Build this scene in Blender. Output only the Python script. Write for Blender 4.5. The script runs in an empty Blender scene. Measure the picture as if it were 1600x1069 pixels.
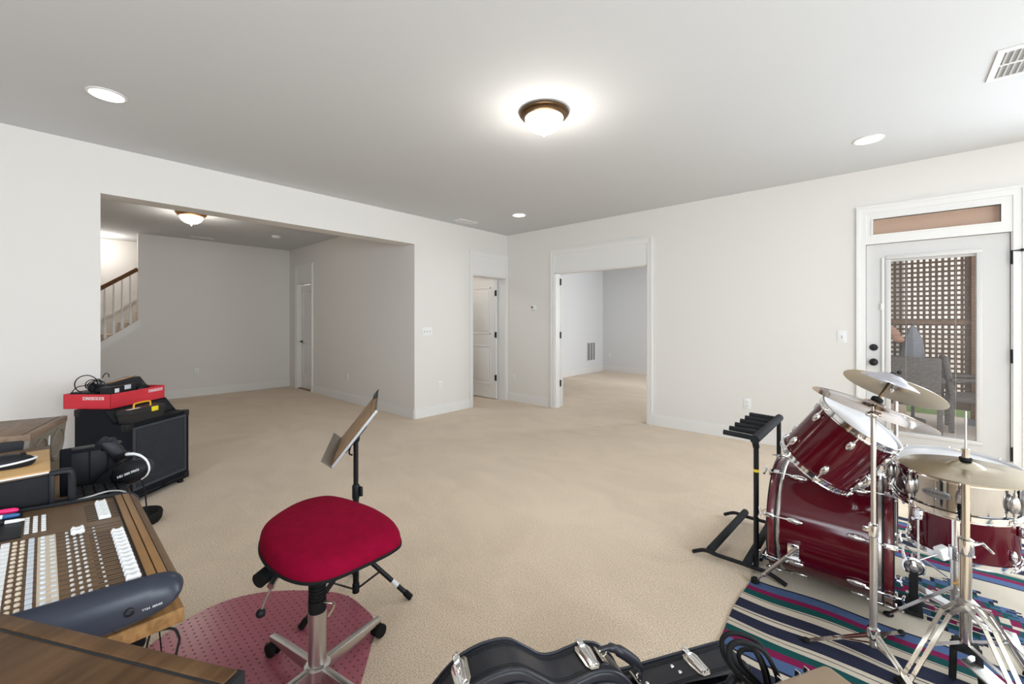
import bpy, bmesh, math, random
from mathutils import Vector, Matrix, Quaternion
random.seed(7)
SC = bpy.context.scene
COL = SC.collection
PI = math.pi

# ------------------------------------------------------------------ camera
cam_d = bpy.data.cameras.new('camera')
cam = bpy.data.objects.new('camera', cam_d)
COL.objects.link(cam)
cam.location = (0, 0, 1.32)
cam.rotation_euler = (PI / 2, 0, math.radians(41.87))
cam_d.sensor_width = 36.0
cam_d.lens = 36.0 * 656.0 / 1600.0
cam_d.shift_y = -33.0 / 1600.0
cam_d.clip_start = 0.05
cam_d.clip_end = 200
SC.camera = cam

# ------------------------------------------------------------------ view, sky, daylight
SC.view_settings.view_transform = 'Standard'
SC.view_settings.look = 'None'
SC.view_settings.exposure = 0.40
SC.view_settings.gamma = 1.0
SC.view_settings.use_curve_mapping = False

wd = bpy.data.worlds.new('sky')
SC.world = wd
wd.use_nodes = True
wn = wd.node_tree.nodes
wn['Background'].inputs[0].default_value = (1.0, 0.95, 0.90, 1)
wn['Background'].inputs[1].default_value = 0.78


def area(name, loc, target, sx, sy, power, color=(1, 1, 1)):
    l = bpy.data.lights.new(name, 'AREA')
    l.shape = 'RECTANGLE'
    l.size, l.size_y, l.energy, l.color = sx, sy, power, color
    o = bpy.data.objects.new(name, l)
    COL.objects.link(o)
    o.location = loc
    o.rotation_euler = (Vector(target) - Vector(loc)).to_track_quat('-Z', 'Y').to_euler()
    return o


# daylight in the panes of unseen windows; the side one is added soft fill
area('daylight_patio_window', (2.15, 5.14, 1.45), (1.2, 1.6, .2), 1.9, 1.5, 104, (0.80, 0.91, 1.0))
area('side_window_fill', (3.26, .6, 1.45), (-2.0, 1.5, .2), 2.4, 1.5, 100, (0.80, 0.91, 1.0))
area('daylight_rear_window', (0.2, -2.76, 1.5), (-1.2, 2.0, .2), 2.6, 1.5, 84, (0.80, 0.91, 1.0))
area('daylight_guest_window', (-1.0, 8.2, 1.45), (-5.0, 8.0, 1.2), 1.6, 1.4, 80, (0.90, 0.955, 1.0))


def fill_point(name, loc, power, color=(1, .95, .88), r=.12):
    l = bpy.data.lights.new(name, 'POINT')
    l.energy, l.color, l.shadow_soft_size = power, color, r
    o = bpy.data.objects.new(name, l)
    COL.objects.link(o)
    o.location = loc
    return o


fill_point('closet_fill', (-5.75, 4.1, 2.5), 9)  # unseen light added to brighten the open panel door
fill_point('landing_fill', (-9.6, .6, 2.55), 10)  # unseen light added to lift the dark stairwell walls


# ------------------------------------------------------------------ mesh library
class MB:
    """collects shapes; w = a thing's Empty: shapes are then given in world metres"""

    def __init__(self, w=None, M=None):
        self.v, self.f, self.mi = [], [], []
        self.T = Matrix.Identity(4)
        if w is not None:
            self.T = (Matrix.Translation(w.location) @ w.rotation_euler.to_matrix().to_4x4()).inverted()
        if M is not None:
            self.T = self.T @ M
        self.cur = 0

    def add(self, vs, fs):
        n = len(self.v)
        for p in vs:
            self.v.append(self.T @ Vector(p))
        for f in fs:
            self.f.append([i + n for i in f])
            self.mi.append(self.cur)
        return self

    def bm(self, b, M=None):
        b.verts.ensure_lookup_table()
        vs = [(M @ x.co if M else x.co.copy()) for x in b.verts]
        b.verts.index_update()
        fs = [[x.index for x in f.verts] for f in b.faces]
        b.free()
        return self.add(vs, fs)

    def box(self, c, s, bev=0.0, R=None, seg=2):
        b = bmesh.new()
        bmesh.ops.create_cube(b, size=1.0)
        for x in b.verts:
            x.co = Vector((x.co.x * s[0], x.co.y * s[1], x.co.z * s[2]))
        if bev > 0:
            bmesh.ops.bevel(b, geom=list(b.edges), offset=min(bev, 0.49 * min(s)), segments=seg, profile=0.5, affect='EDGES')
        M = Matrix.Translation(Vector(c))
        if R is not None:
            M = M @ (R if len(R) == 4 else R.to_4x4())
        return self.bm(b, M)

    def bb(self, x0, x1, y0, y1, z0, z1, bev=0.0):
        return self.box(((x0 + x1) / 2, (y0 + y1) / 2, (z0 + z1) / 2), (abs(x1 - x0), abs(y1 - y0), abs(z1 - z0)), bev)

    def bar(self, p0, p1, w, h, up=(0, 0, 1), bev=0.0):
        p0, p1 = Vector(p0), Vector(p1)
        d = p1 - p0
        z = d.normalized()
        u = Vector(up)
        x = u.cross(z)
        if x.length < 1e-5:
            x = Vector((1, 0, 0))
        x.normalize()
        y = z.cross(x)
        R = Matrix((x, y, z)).transposed()
        return self.box((p0 + p1) / 2, (w, h, d.length), bev, R)

    def cyl(self, p0, p1, r0, r1=None, n=16, cap=True):
        r1 = r0 if r1 is None else r1
        p0, p1 = Vector(p0), Vector(p1)
        return self.lathe([(r0, 0), (r1, (p1 - p0).length)], p0, p1 - p0, n, cap)

    def lathe(self, prof, o=(0, 0, 0), ax=(0, 0, 1), n=32, cap=True):
        o, z = Vector(o), Vector(ax).normalized()
        x = Vector((0, 0, 1)).cross(z)
        if x.length < 1e-4:
            x = Vector((1, 0, 0))
        x.normalize()
        y = z.cross(x)
        vs, fs = [], []
        for r, h in prof:
            for k in range(n):
                a = 2 * PI * k / n
                vs.append(o + z * h + (x * math.cos(a) + y * math.sin(a)) * max(r, 1e-5))
        m = len(prof)
        for i in range(m - 1):
            for k in range(n):
                k2 = (k + 1) % n
                fs.append([i * n + k, i * n + k2, (i + 1) * n + k2, (i + 1) * n + k])
        if cap:
            fs.append([k for k in range(n)][::-1])
            fs.append([(m - 1) * n + k for k in range(n)])
        return self.add(vs, fs)

    def tube(self, pts, r, n=8, closed=False, sub=0, cap=True):
        P = [Vector(p) for p in pts]
        if sub:
            P = spline(P, sub, closed)
        m = len(P)
        rs = r if isinstance(r, (list, tuple)) else None
        vs, fs = [], []
        prev = None
        for i, p in enumerate(P):
            if closed:
                t = P[(i + 1) % m] - P[i - 1]
            else:
                t = P[min(i + 1, m - 1)] - P[max(i - 1, 0)]
            t.normalize()
            if prev is None:
                x = Vector((0.31, 0.17, 0.93)).cross(t)
                if x.length < 0.1:
                    x = Vector((1, 0, 0)).cross(t)
            else:
                x = prev - t * prev.dot(t)
            x.normalize()
            prev = x
            y = t.cross(x)
            rr = rs[min(len(rs) - 1, int(i * len(rs) / m))] if rs else r
            for k in range(n):
                a = 2 * PI * k / n
                vs.append(p + (x * math.cos(a) + y * math.sin(a)) * rr)
        for i in range(m if closed else m - 1):
            j = (i + 1) % m
            for k in range(n):
                k2 = (k + 1) % n
                fs.append([i * n + k, i * n + k2, j * n + k2, j * n + k])
        if cap and not closed:
            fs.append([k for k in range(n)][::-1])
            fs.append([(m - 1) * n + k for k in range(n)])
        return self.add(vs, fs)

    def ring(self, c, ax, R, r, n=48, m=8):
        z = Vector(ax).normalized()
        x = Vector((0, 0, 1)).cross(z)
        if x.length < 1e-4:
            x = Vector((1, 0, 0))
        x.normalize()
        y = z.cross(x)
        c = Vector(c)
        return self.tube([c + (x * math.cos(2 * PI * k / n) + y * math.sin(2 * PI * k / n)) * R for k in range(n)], r, m, True)

    def sph(self, c, r, s=(1, 1, 1), n=16, R=None):
        b = bmesh.new()
        bmesh.ops.create_uvsphere(b, u_segments=n, v_segments=max(6, n // 2), radius=1)
        M = Matrix.Translation(Vector(c)) @ (R.to_4x4() if R is not None else Matrix.Identity(4)) @ Matrix.Diagonal((r * s[0], r * s[1], r * s[2], 1))
        return self.bm(b, M)

    def prism(self, poly, z0, z1, M=None, bev=0.0, seg=2):
        b = bmesh.new()
        lo = [b.verts.new((p[0], p[1], z0)) for p in poly]
        hi = [b.verts.new((p[0], p[1], z1)) for p in poly]
        n = len(poly)
        b.faces.new(lo[::-1])
        b.faces.new(hi)
        for i in range(n):
            j = (i + 1) % n
            b.faces.new((lo[i], lo[j], hi[j], hi[i]))
        bmesh.ops.recalc_face_normals(b, faces=b.faces)
        if bev > 0:
            es = [e for e in b.edges if abs(e.verts[0].co.z - e.verts[1].co.z) < 1e-6]
            bmesh.ops.bevel(b, geom=es, offset=bev, segments=seg, profile=0.5, affect='EDGES')
        return self.bm(b, M)

    def quad(self, a, b, c, d):
        return self.add([a, b, c, d], [[0, 1, 2, 3]])

    def build(self, name, m, parent=None, ang=38, mats=None):
        me = bpy.data.meshes.new(name)
        me.from_pydata(self.v, [], self.f)
        if len(self.f) < 30000:
            b = bmesh.new()
            b.from_mesh(me)
            bmesh.ops.recalc_face_normals(b, faces=b.faces)
            b.to_mesh(me)
            b.free()
        for x in (mats or [m]):
            me.materials.append(x)
        if mats:
            me.polygons.foreach_set('material_index', self.mi)
        if ang:
            me.polygons.foreach_set('use_smooth', [True] * len(me.polygons))
            me.set_sharp_from_angle(angle=math.radians(ang))
        me.update()
        o = bpy.data.objects.new(name, me)
        COL.objects.link(o)
        if parent is not None:
            o.parent = parent
        return o


def spline(P, sub, closed=False):
    out = []
    m = len(P)
    for i in range(m if closed else m - 1):
        a = P[(i - 1) % m] if closed or i > 0 else P[0]
        b, c = P[i], P[(i + 1) % m]
        d = P[(i + 2) % m] if closed or i + 2 < m else P[-1]
        for k in range(sub):
            t = k / sub
            out.append(0.5 * ((2 * b) + (c - a) * t + (2 * a - 5 * b + 4 * c - d) * t * t + (3 * b - a - 3 * c + d) * t ** 3))
    if not closed:
        out.append(P[-1].copy())
    return out


def frame(o, z, xh=(1, 0, 0)):
    z = Vector(z).normalized()
    x = Vector(xh)
    x = (x - z * x.dot(z)).normalized()
    y = z.cross(x)
    M = Matrix((x, y, z)).transposed().to_4x4()
    M.translation = Vector(o)
    return M


def rounded(w, h, r, n=5):
    out = []
    for cx, cy, a0 in ((w / 2 - r, h / 2 - r, 0), (-w / 2 + r, h / 2 - r, 90), (-w / 2 + r, -h / 2 + r, 180), (w / 2 - r, -h / 2 + r, 270)):
        for k in range(n + 1):
            a = math.radians(a0 + 90 * k / n)
            out.append((cx + r * math.cos(a), cy + r * math.sin(a)))
    return out


def lettering(name, txt, size, M, m, parent, w=None, depth=0.0004, bold=0.0):
    """raised letters as a mesh; M places the text's centre (x = reading direction, z = out)"""
    cu = bpy.data.curves.new(name, 'FONT')
    cu.body = txt
    cu.size = size
    cu.align_x, cu.align_y = 'CENTER', 'CENTER'
    cu.extrude = depth
    cu.offset = bold
    t = bpy.data.objects.new(name + '_tmp', cu)
    COL.objects.link(t)
    dg = bpy.context.evaluated_depsgraph_get()
    me = bpy.data.meshes.new_from_object(t.evaluated_get(dg))
    bpy.data.objects.remove(t)
    bpy.data.curves.remove(cu)
    if w:
        xs = [v.co.x for v in me.vertices]
        k = w / (max(xs) - min(xs))
        for v in me.vertices:
            v.co.x *= k
    W = Matrix.Identity(4)
    q = parent
    chain = []
    while q is not None:
        chain.append(q)
        q = q.parent
    for q in chain[::-1]:
        W = W @ (Matrix.Translation(q.location) @ q.rotation_euler.to_matrix().to_4x4())
    me.transform(W.inverted() @ M)
    me.materials.clear()
    me.materials.append(m)
    o = bpy.data.objects.new(name, me)
    COL.objects.link(o)
    o.parent = parent
    return o


def tag(o, label, cat, group=None):
    o['label'] = label
    o['category'] = cat
    if group:
        o['group'] = group
    return o


def thing(name, label, cat, loc=(0, 0, 0), rz=0.0, group=None):
    o = bpy.data.objects.new(name, None)
    COL.objects.link(o)
    o.empty_display_size = 0.1
    o.location = loc
    o.rotation_euler = (0, 0, rz)
    return tag(o, label, cat, group)


def struct(o):
    o['kind'] = 'structure'
    return o


def copy_tree(o, parent=None):
    c = o.copy()
    COL.objects.link(c)
    if parent is not None:
        c.parent = parent
    for ch in list(o.children):
        copy_tree(ch, c)
    return c


# ------------------------------------------------------------------ materials
def mat(name, col, rough=0.5, metal=0.0, var=0.0, vscale=20.0, bump=0.0, bscale=200.0, spec=0.5, coat=0.0, emit=None, estr=0.0, trans=0.0, sheen=0.0, stretch=None, col2=None, bdist=0.002):
    m = bpy.data.materials.new(name)
    m.use_nodes = True
    N, L = m.node_tree.nodes, m.node_tree.links
    p = N['Principled BSDF']
    p.inputs['Base Color'].default_value = (*col, 1)
    p.inputs['Roughness'].default_value = rough
    p.inputs['Metallic'].default_value = metal
    p.inputs['Specular IOR Level'].default_value = spec
    p.inputs['Coat Weight'].default_value = coat
    p.inputs['Coat Roughness'].default_value = 0.06
    p.inputs['Transmission Weight'].default_value = trans
    p.inputs['Sheen Weight'].default_value = sheen
    if emit:
        p.inputs['Emission Color'].default_value = (*emit, 1)
        p.inputs['Emission Strength'].default_value = estr
    tc = N.new('ShaderNodeTexCoord')
    src = tc.outputs['Object']
    if stretch:
        mp = N.new('ShaderNodeMapping')
        mp.inputs['Scale'].default_value = stretch
        L.new(src, mp.inputs[0])
        src = mp.outputs[0]
    if var > 0 or col2:
        n = N.new('ShaderNodeTexNoise')
        n.inputs['Scale'].default_value = vscale
        n.inputs['Detail'].default_value = 6
        L.new(src, n.inputs['Vector'])
        r = N.new('ShaderNodeValToRGB')
        c2 = col2 or tuple(x * (1 - var) for x in col)
        r.color_ramp.elements[0].position, r.color_ramp.elements[1].position = 0.32, 0.68
        r.color_ramp.elements[0].color = (*c2, 1)
        r.color_ramp.elements[1].color = (*col, 1)
        L.new(n.outputs['Fac'], r.inputs[0])
        L.new(r.outputs[0], p.inputs['Base Color'])
    if bump > 0:
        n2 = N.new('ShaderNodeTexNoise')
        n2.inputs['Scale'].default_value = bscale
        n2.inputs['Detail'].default_value = 3
        L.new(src, n2.inputs['Vector'])
        b = N.new('ShaderNodeBump')
        b.inputs['Strength'].default_value = bump
        b.inputs['Distance'].default_value = bdist
        L.new(n2.outputs['Fac'], b.inputs['Height'])
        L.new(b.outputs[0], p.inputs['Normal'])
    return m


def carpet_mat():
    m = mat('carpet_pile', (0.60, 0.49, 0.375), 0.95, spec=0.1, sheen=0.25)
    N, L = m.node_tree.nodes, m.node_tree.links
    p = N['Principled BSDF']
    tc = N.new('ShaderNodeTexCoord')
    big = N.new('ShaderNodeTexNoise'); big.inputs['Scale'].default_value = 1.9; big.inputs['Detail'].default_value = 5; big.inputs['Distortion'].default_value = 1.2
    mp = N.new('ShaderNodeMapping'); mp.inputs['Scale'].default_value = (1, 1.5, 1); mp.inputs['Rotation'].default_value = (0, 0, 0.5)
    fine = N.new('ShaderNodeTexNoise'); fine.inputs['Scale'].default_value = 190; fine.inputs['Detail'].default_value = 3
    L.new(tc.outputs['Object'], mp.inputs[0]); L.new(mp.outputs[0], big.inputs['Vector']); L.new(tc.outputs['Object'], fine.inputs['Vector'])
    r1 = N.new('ShaderNodeValToRGB')
    r1.color_ramp.elements[0].position, r1.color_ramp.elements[1].position = 0.36, 0.62
    r1.color_ramp.elements[0].color = (0.745, 0.60, 0.45, 1)
    r1.color_ramp.elements[1].color = (0.81, 0.655, 0.495, 1)
    r2 = N.new('ShaderNodeValToRGB')
    r2.color_ramp.elements[0].position, r2.color_ramp.elements[1].position = 0.30, 0.56
    r2.color_ramp.elements[0].color = (0.50, 0.48, 0.46, 1)
    r2.color_ramp.elements[1].color = (1.12, 1.12, 1.12, 1)
    mx = N.new('ShaderNodeMix'); mx.data_type = 'RGBA'; mx.blend_type = 'MULTIPLY'; mx.inputs['Factor'].default_value = 1.0
    L.new(big.outputs['Fac'], r1.inputs[0]); L.new(fine.outputs['Fac'], r2.inputs[0])
    L.new(r1.outputs[0], mx.inputs['A']); L.new(r2.outputs[0], mx.inputs['B']); L.new(mx.outputs['Result'], p.inputs['Base Color'])
    b = N.new('ShaderNodeBump'); b.inputs['Strength'].default_value = 0.55; b.inputs['Distance'].default_value = 0.008
    L.new(fine.outputs['Fac'], b.inputs['Height']); L.new(b.outputs[0], p.inputs['Normal'])
    return m


def wood_mat(name, c1, c2, sc=(2, 30, 30), rough=0.45):
    m = mat(name, c1, rough, spec=0.12)
    N, L = m.node_tree.nodes, m.node_tree.links
    p = N['Principled BSDF']
    tc = N.new('ShaderNodeTexCoord'); mp = N.new('ShaderNodeMapping'); mp.inputs['Scale'].default_value = sc
    n = N.new('ShaderNodeTexNoise'); n.inputs['Scale'].default_value = 1.6; n.inputs['Detail'].default_value = 7; n.inputs['Distortion'].default_value = 0.6
    r = N.new('ShaderNodeValToRGB')
    r.color_ramp.elements[0].position, r.color_ramp.elements[1].position = 0.36, 0.66
    r.color_ramp.elements[0].color = (*c2, 1); r.color_ramp.elements[1].color = (*c1, 1)
    L.new(tc.outputs['Object'], mp.inputs[0]); L.new(mp.outputs[0], n.inputs['Vector']); L.new(n.outputs['Fac'], r.inputs[0]); L.new(r.outputs[0], p.inputs['Base Color'])
    return m


def glass_mat():
    m = bpy.data.materials.new('clear_glass')
    m.use_nodes = True
    N, L = m.node_tree.nodes, m.node_tree.links
    N.remove(N['Principled BSDF'])
    t = N.new('ShaderNodeBsdfTransparent'); g = N.new('ShaderNodeBsdfGlossy'); g.inputs['Roughness'].default_value = 0.02
    f = N.new('ShaderNodeFresnel'); f.inputs['IOR'].default_value = 1.06
    x = N.new('ShaderNodeMixShader')
    L.new(f.outputs[0], x.inputs[0]); L.new(t.outputs[0], x.inputs[1]); L.new(g.outputs[0], x.inputs[2])
    L.new(x.outputs[0], N['Material Output'].inputs[0])
    return m


M = dict(
    wall=mat('wall_paint', (0.80, 0.77, 0.735), 0.7, spec=0.25, bump=0.05, bscale=120),
    gwall=mat('guest_wall_paint', (0.78, 0.785, 0.79), 0.7, spec=0.25),
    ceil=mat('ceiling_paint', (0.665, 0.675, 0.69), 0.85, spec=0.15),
    trim=mat('trim_paint', (0.82, 0.805, 0.785), 0.4),
    door_paint=mat('grey_white_door_paint', (0.66, 0.645, 0.63), 0.4),
    carpet=carpet_mat(),
    black=mat('black_metal', (0.010, 0.010, 0.012), 0.42, spec=0.3),
    blackp=mat('black_plastic', (0.011, 0.012, 0.014), 0.5, spec=0.25, bump=0.15, bscale=400),
    rubber=mat('black_rubber', (0.010, 0.010, 0.010), 0.75, spec=0.2),
    tolex=mat('black_tolex', (0.007, 0.008, 0.012), 0.65, spec=0.15, bump=0.6, bscale=500),
    foam=mat('charcoal_foam_sleeve', (0.022, 0.023, 0.026), 0.8, spec=0.2),
    grille=mat('blue_grey_grille_steel', (0.055, 0.065, 0.08), 0.4, 0.3),
    toolbox=mat('charcoal_toolbox_plastic', (0.028, 0.026, 0.026), 0.55, spec=0.25),
    chrome=mat('chrome', (0.86, 0.86, 0.87), 0.09, 1.0),
    steel=mat('brushed_steel', (0.62, 0.60, 0.58), 0.32, 1.0, bump=0.1, bscale=60, stretch=(1, 1, 12)),
    nickel=mat('nickel', (0.66, 0.62, 0.55), 0.18, 1.0),
    shellch=mat('snare_chrome', (0.52, 0.52, 0.53), 0.07, 1.0),
    brass=mat('cymbal_bronze', (0.62, 0.55, 0.43), 0.24, 1.0, bump=0.12, bscale=25, var=0.12, vscale=9),
    brass2=mat('cymbal_worn_bronze', (0.52, 0.41, 0.32), 0.13, 1.0, bump=0.1, bscale=25, var=0.25, vscale=7),
    brass3=mat('cymbal_brushed_pale', (0.74, 0.70, 0.59), 0.38, 1.0, bump=0.12, bscale=25, var=0.08, vscale=9),
    hat=mat('cymbal_grey_steel', (0.52, 0.52, 0.58), 0.28, 1.0),
    red=mat('wine_red_lacquer', (0.075, 0.002, 0.007), 0.12, spec=0.45),
    reddark=mat('wine_red_hoop', (0.10, 0.006, 0.012), 0.25, coat=0.8),
    head=mat('drum_head', (0.82, 0.81, 0.83), 0.5),
    velvet=mat('crimson_fabric', (0.27, 0.003, 0.028), 0.95, spec=0.08, var=0.15, vscale=30, bump=0.25, bscale=500),
    mats=mat('chair_mat_plastic', (0.42, 0.115, 0.155), 0.25, spec=0.5, var=0.06, vscale=40),
    desk=wood_mat('oak_desk', (0.34, 0.18, 0.07), (0.21, 0.105, 0.04), (3, 40, 40)),
    walnut=wood_mat('walnut_veneer', (0.135, 0.072, 0.034), (0.075, 0.038, 0.017), (26, 4, 26)),
    walnut2=wood_mat('walnut_veneer_pale', (0.24, 0.165, 0.115), (0.165, 0.11, 0.075), (5, 26, 26)),
    brown=mat('console_panel', (0.165, 0.098, 0.053), 0.45, spec=0.25, var=0.15, vscale=30),
    rest=mat('console_armrest', (0.29, 0.15, 0.055), 0.45, spec=0.3, var=0.12, vscale=14),
    cheek=mat('console_cheek', (0.022, 0.027, 0.045), 0.33, spec=0.4),
    white=mat('white_plastic', (0.85, 0.85, 0.85), 0.35),
    knobw=mat('grey_white_knob', (0.56, 0.55, 0.53), 0.4),
    grey=mat('grey_plastic', (0.42, 0.42, 0.43), 0.4),
    pale=mat('pale_blue_plastic', (0.62, 0.66, 0.72), 0.4),
    cream=mat('beige_plastic', (0.66, 0.55, 0.42), 0.45),
    redbox=mat('red_cardboard', (0.72, 0.03, 0.05), 0.5, var=0.12, vscale=6),
    yellow=mat('yellow_plastic', (0.85, 0.42, 0.01), 0.35),
    yellow2=mat('lemon_plastic', (0.88, 0.70, 0.01), 0.35),
    pink=mat('pink_plastic', (0.85, 0.02, 0.16), 0.35),
    blue=mat('blue_plastic', (0.03, 0.12, 0.30), 0.35),
    tan=mat('tan_card', (0.60, 0.36, 0.15), 0.6, var=0.12, vscale=12),
    tanv=mat('tan_vinyl', (0.30, 0.215, 0.14), 0.5, bump=0.35, bscale=700),
    hard=wood_mat('hardboard', (0.30, 0.185, 0.10), (0.20, 0.12, 0.065), (12, 12, 12), 0.5),
    taupe=mat('taupe_metal', (0.16, 0.135, 0.105), 0.45),
    leather=mat('black_case_vinyl', (0.013, 0.014, 0.020), 0.36, spec=0.4, bump=0.25, bscale=600),
    piping=mat('case_piping', (0.018, 0.02, 0.03), 0.28),
    bronze=mat('oil_rubbed_bronze', (0.16, 0.10, 0.055), 0.3, 0.85),
    amber=mat('amber_bronze', (0.42, 0.20, 0.06), 0.35, 0.7),
    handrail=wood_mat('stained_handrail', (0.20, 0.085, 0.03), (0.12, 0.05, 0.018), (3, 20, 20)),
    glow=mat('lit_alabaster_glass', (0.9, 0.88, 0.84), 0.4, emit=(1.0, 0.93, 0.80), estr=2.2),
    led=mat('lit_downlight_lens', (0.9, 0.9, 0.9), 0.5, emit=(1.0, 0.99, 0.97), estr=4.0),
    glass=glass_mat(),
    slat=mat('blind_slat', (0.62, 0.60, 0.58), 0.5),
    shade=mat('woven_tan_shade', (0.60, 0.41, 0.31), 0.8, var=0.12, vscale=60, stretch=(1, 1, 14)),
    lattice=mat('weathered_lattice', (0.20, 0.145, 0.11), 0.8, var=0.25, vscale=12),
    post=mat('weathered_post', (0.30, 0.205, 0.15), 0.8, var=0.2, vscale=8),
    wicker=mat('grey_wicker', (0.20, 0.185, 0.18), 0.6, var=0.3, vscale=40),
    patio=mat('patio_concrete', (0.80, 0.74, 0.68), 0.9, var=0.06, vscale=5),
    pale_ground=mat('hazy_bright_ground', (0.86, 0.80, 0.74), 0.95),  # hazy brightness behind the lattice put into the ground colour
    grass=mat('lawn', (0.20, 0.34, 0.09), 0.9, var=0.3, vscale=25),
    slate=mat('slate_cloth', (0.30, 0.32, 0.37), 0.7),
    peach=mat('peach_cloth', (0.62, 0.36, 0.27), 0.8),
    leaf=mat('dry_leaf', (0.12, 0.13, 0.08), 0.8, var=0.3, vscale=30),
    slot=mat('dark_recess', (0.01, 0.01, 0.01), 0.9),
    ventgrey=mat('vent_shadow_grey', (0.22, 0.22, 0.22), 0.7),
    oakfloor=mat('oak_threshold', (0.26, 0.15, 0.07), 0.5),
    badge=mat('pewter_badge', (0.33, 0.33, 0.34), 0.35, 0.8),
    silver=mat('silver_ink', (0.75, 0.75, 0.77), 0.4),
    tape=mat('yellow_tape', (0.80, 0.62, 0.02), 0.5),
    feltw=mat('white_felt', (0.80, 0.79, 0.76), 0.9),
    wrap=mat('wood_clip', (0.62, 0.36, 0.13), 0.5),
    emblem=mat('printed_emblem', (0.36, 0.33, 0.29), 0.6),
    screen=mat('grey_lcd', (0.10, 0.11, 0.10), 0.3),
)

# ================================================================== SETTING
H = 2.74
XL, YR = -4.74, 5.17          # faces of the two walls that meet in the far corner
T1 = 0.22                     # thickness of the wall with the wide opening
XR, YB = 3.3, -2.8


def S(name, fn, m, parent=None, ang=38):
    b = MB()
    fn(b)
    o = b.build(name, m, parent, ang)
    return struct(o)


struct(MB().bb(-10.2, XR + .1, YB - .1, YR + .06, -.08, 0).bb(-6.4, .2, YR + .06, 10.1, -.08, 0).build('floor', M['carpet']))
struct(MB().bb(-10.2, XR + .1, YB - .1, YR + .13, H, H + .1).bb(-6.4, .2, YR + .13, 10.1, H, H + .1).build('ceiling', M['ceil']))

# wall with the wide opening to the stair hall and the small panel door
A0, A1, AZ = 0.307, 3.325, 2.353
D0, D1, DZ = 4.379, 5.129, 2.035
b = MB()
b.bb(XL - T1, XL, YB, A0, 0, H)
b.bb(XL - T1, XL, A0, A1, AZ, H)
b.bb(XL - T1, XL, A1, D0, 0, H)
b.bb(XL - T1, XL, D0, D1, DZ, H)
b.bb(XL - T1, XL, D1, YR, 0, H)
struct(b.build('wall_left', M['wall'], None, 0))

# wall with double doorway, glazed patio door, and a window farther along
F0, F1, FZ = -3.762, -2.298, 2.045
E0, E1, EZ = -0.158, 0.733, 2.036
TX0, TX1, TZ0, TZ1 = -0.106, 0.678, 2.121, 2.265
W0, W1, WZ0, WZ1 = 1.2, 3.1, 0.7, 2.2
yt = YR + .13
b = MB()
b.bb(-6.4, F0, YR, yt, 0, H)
b.bb(F0, F1, YR, yt, FZ, H)
b.bb(F1, E0 - .02, YR, yt, 0, H)
b.bb(E0 - .02, E1 + .02, YR, yt, EZ + .02, TZ0)
b.bb(E0 - .02, E1 + .02, YR, yt, TZ1, H)
b.bb(E0 - .02, TX0, YR, yt, TZ0, TZ1)
b.bb(TX1, E1 + .02, YR, yt, TZ0, TZ1)
b.bb(E1 + .02, W0, YR, yt, 0, H)
b.bb(W0, W1, YR, yt, 0, WZ0)
b.bb(W0, W1, YR, yt, WZ1, H)
b.bb(W1, XR + .1, YR, yt, 0, H)
struct(b.build('wall_right', M['wall'], None, 0))

# walls behind the viewer, each with a window; the side one added for fill light
b = MB()
b.bb(XR, XR + .1, YB, -.7, 0, H).bb(XR, XR + .1, 1.9, YR, 0, H).bb(XR, XR + .1, -.7, 1.9, 0, .65).bb(XR, XR + .1, -.7, 1.9, 2.25, H)
struct(b.build('wall_side', M['wall'], None, 0))
b = MB()
b.bb(-4.96, -1.2, YB - .1, YB, 0, H).bb(1.6, XR + .1, YB - .1, YB, 0, H).bb(-1.2, 1.6, YB - .1, YB, 0, .7).bb(-1.2, 1.6, YB - .1, YB, 2.3, H)
struct(b.build('wall_rear', M['wall'], None, 0))


def window(n, x0, x1, y0, y1, z0, z1):
    """a framed sash in a wall along X or along Y"""
    w = .05
    fr = MB()
    if abs(x1 - x0) > abs(y1 - y0):
        fr.bb(x0, x0 + w, y0, y1, z0 + w, z1 - w).bb(x1 - w, x1, y0, y1, z0 + w, z1 - w).bb(x0, x1, y0, y1, z0, z0 + w).bb(x0, x1, y0, y1, z1 - w, z1)
        xm = (x0 + x1) / 2
        fr.bb(xm - .03, xm + .03, y0, y1, z0 + w, z1 - w)
        pane = MB().bb(x0 + w, x1 - w, (y0 + y1) / 2 - .003, (y0 + y1) / 2 + .003, z0 + w, z1 - w)
    else:
        fr.bb(x0, x1, y0, y0 + w, z0 + w, z1 - w).bb(x0, x1, y1 - w, y1, z0 + w, z1 - w).bb(x0, x1, y0, y1, z0, z0 + w).bb(x0, x1, y0, y1, z1 - w, z1)
        ym = (y0 + y1) / 2
        fr.bb(x0, x1, ym - .03, ym + .03, z0 + w, z1 - w)
        pane = MB().bb((x0 + x1) / 2 - .003, (x0 + x1) / 2 + .003, y0 + w, y1 - w, z0 + w, z1 - w)
    o = struct(fr.build('window_%d' % n, M['trim'], None, 0))
    pane.build('window_pane', M['glass'], o, 0)
    return o


window(1, W0, W1, YR + .04, YR + .12, WZ0, WZ1)
window(2, XR + .02, XR + .09, -.7, 1.9, .65, 2.25)  # unseen sash put in around the added side fill
window(3, -1.2, 1.6, YB - .09, YB - .02, .7, 2.3)

# stair hall beyond the wide opening
BX = -9.033
b = MB()
b.bb(BX - .12, BX, 1.02, A1 + .1, 0, H)
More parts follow.
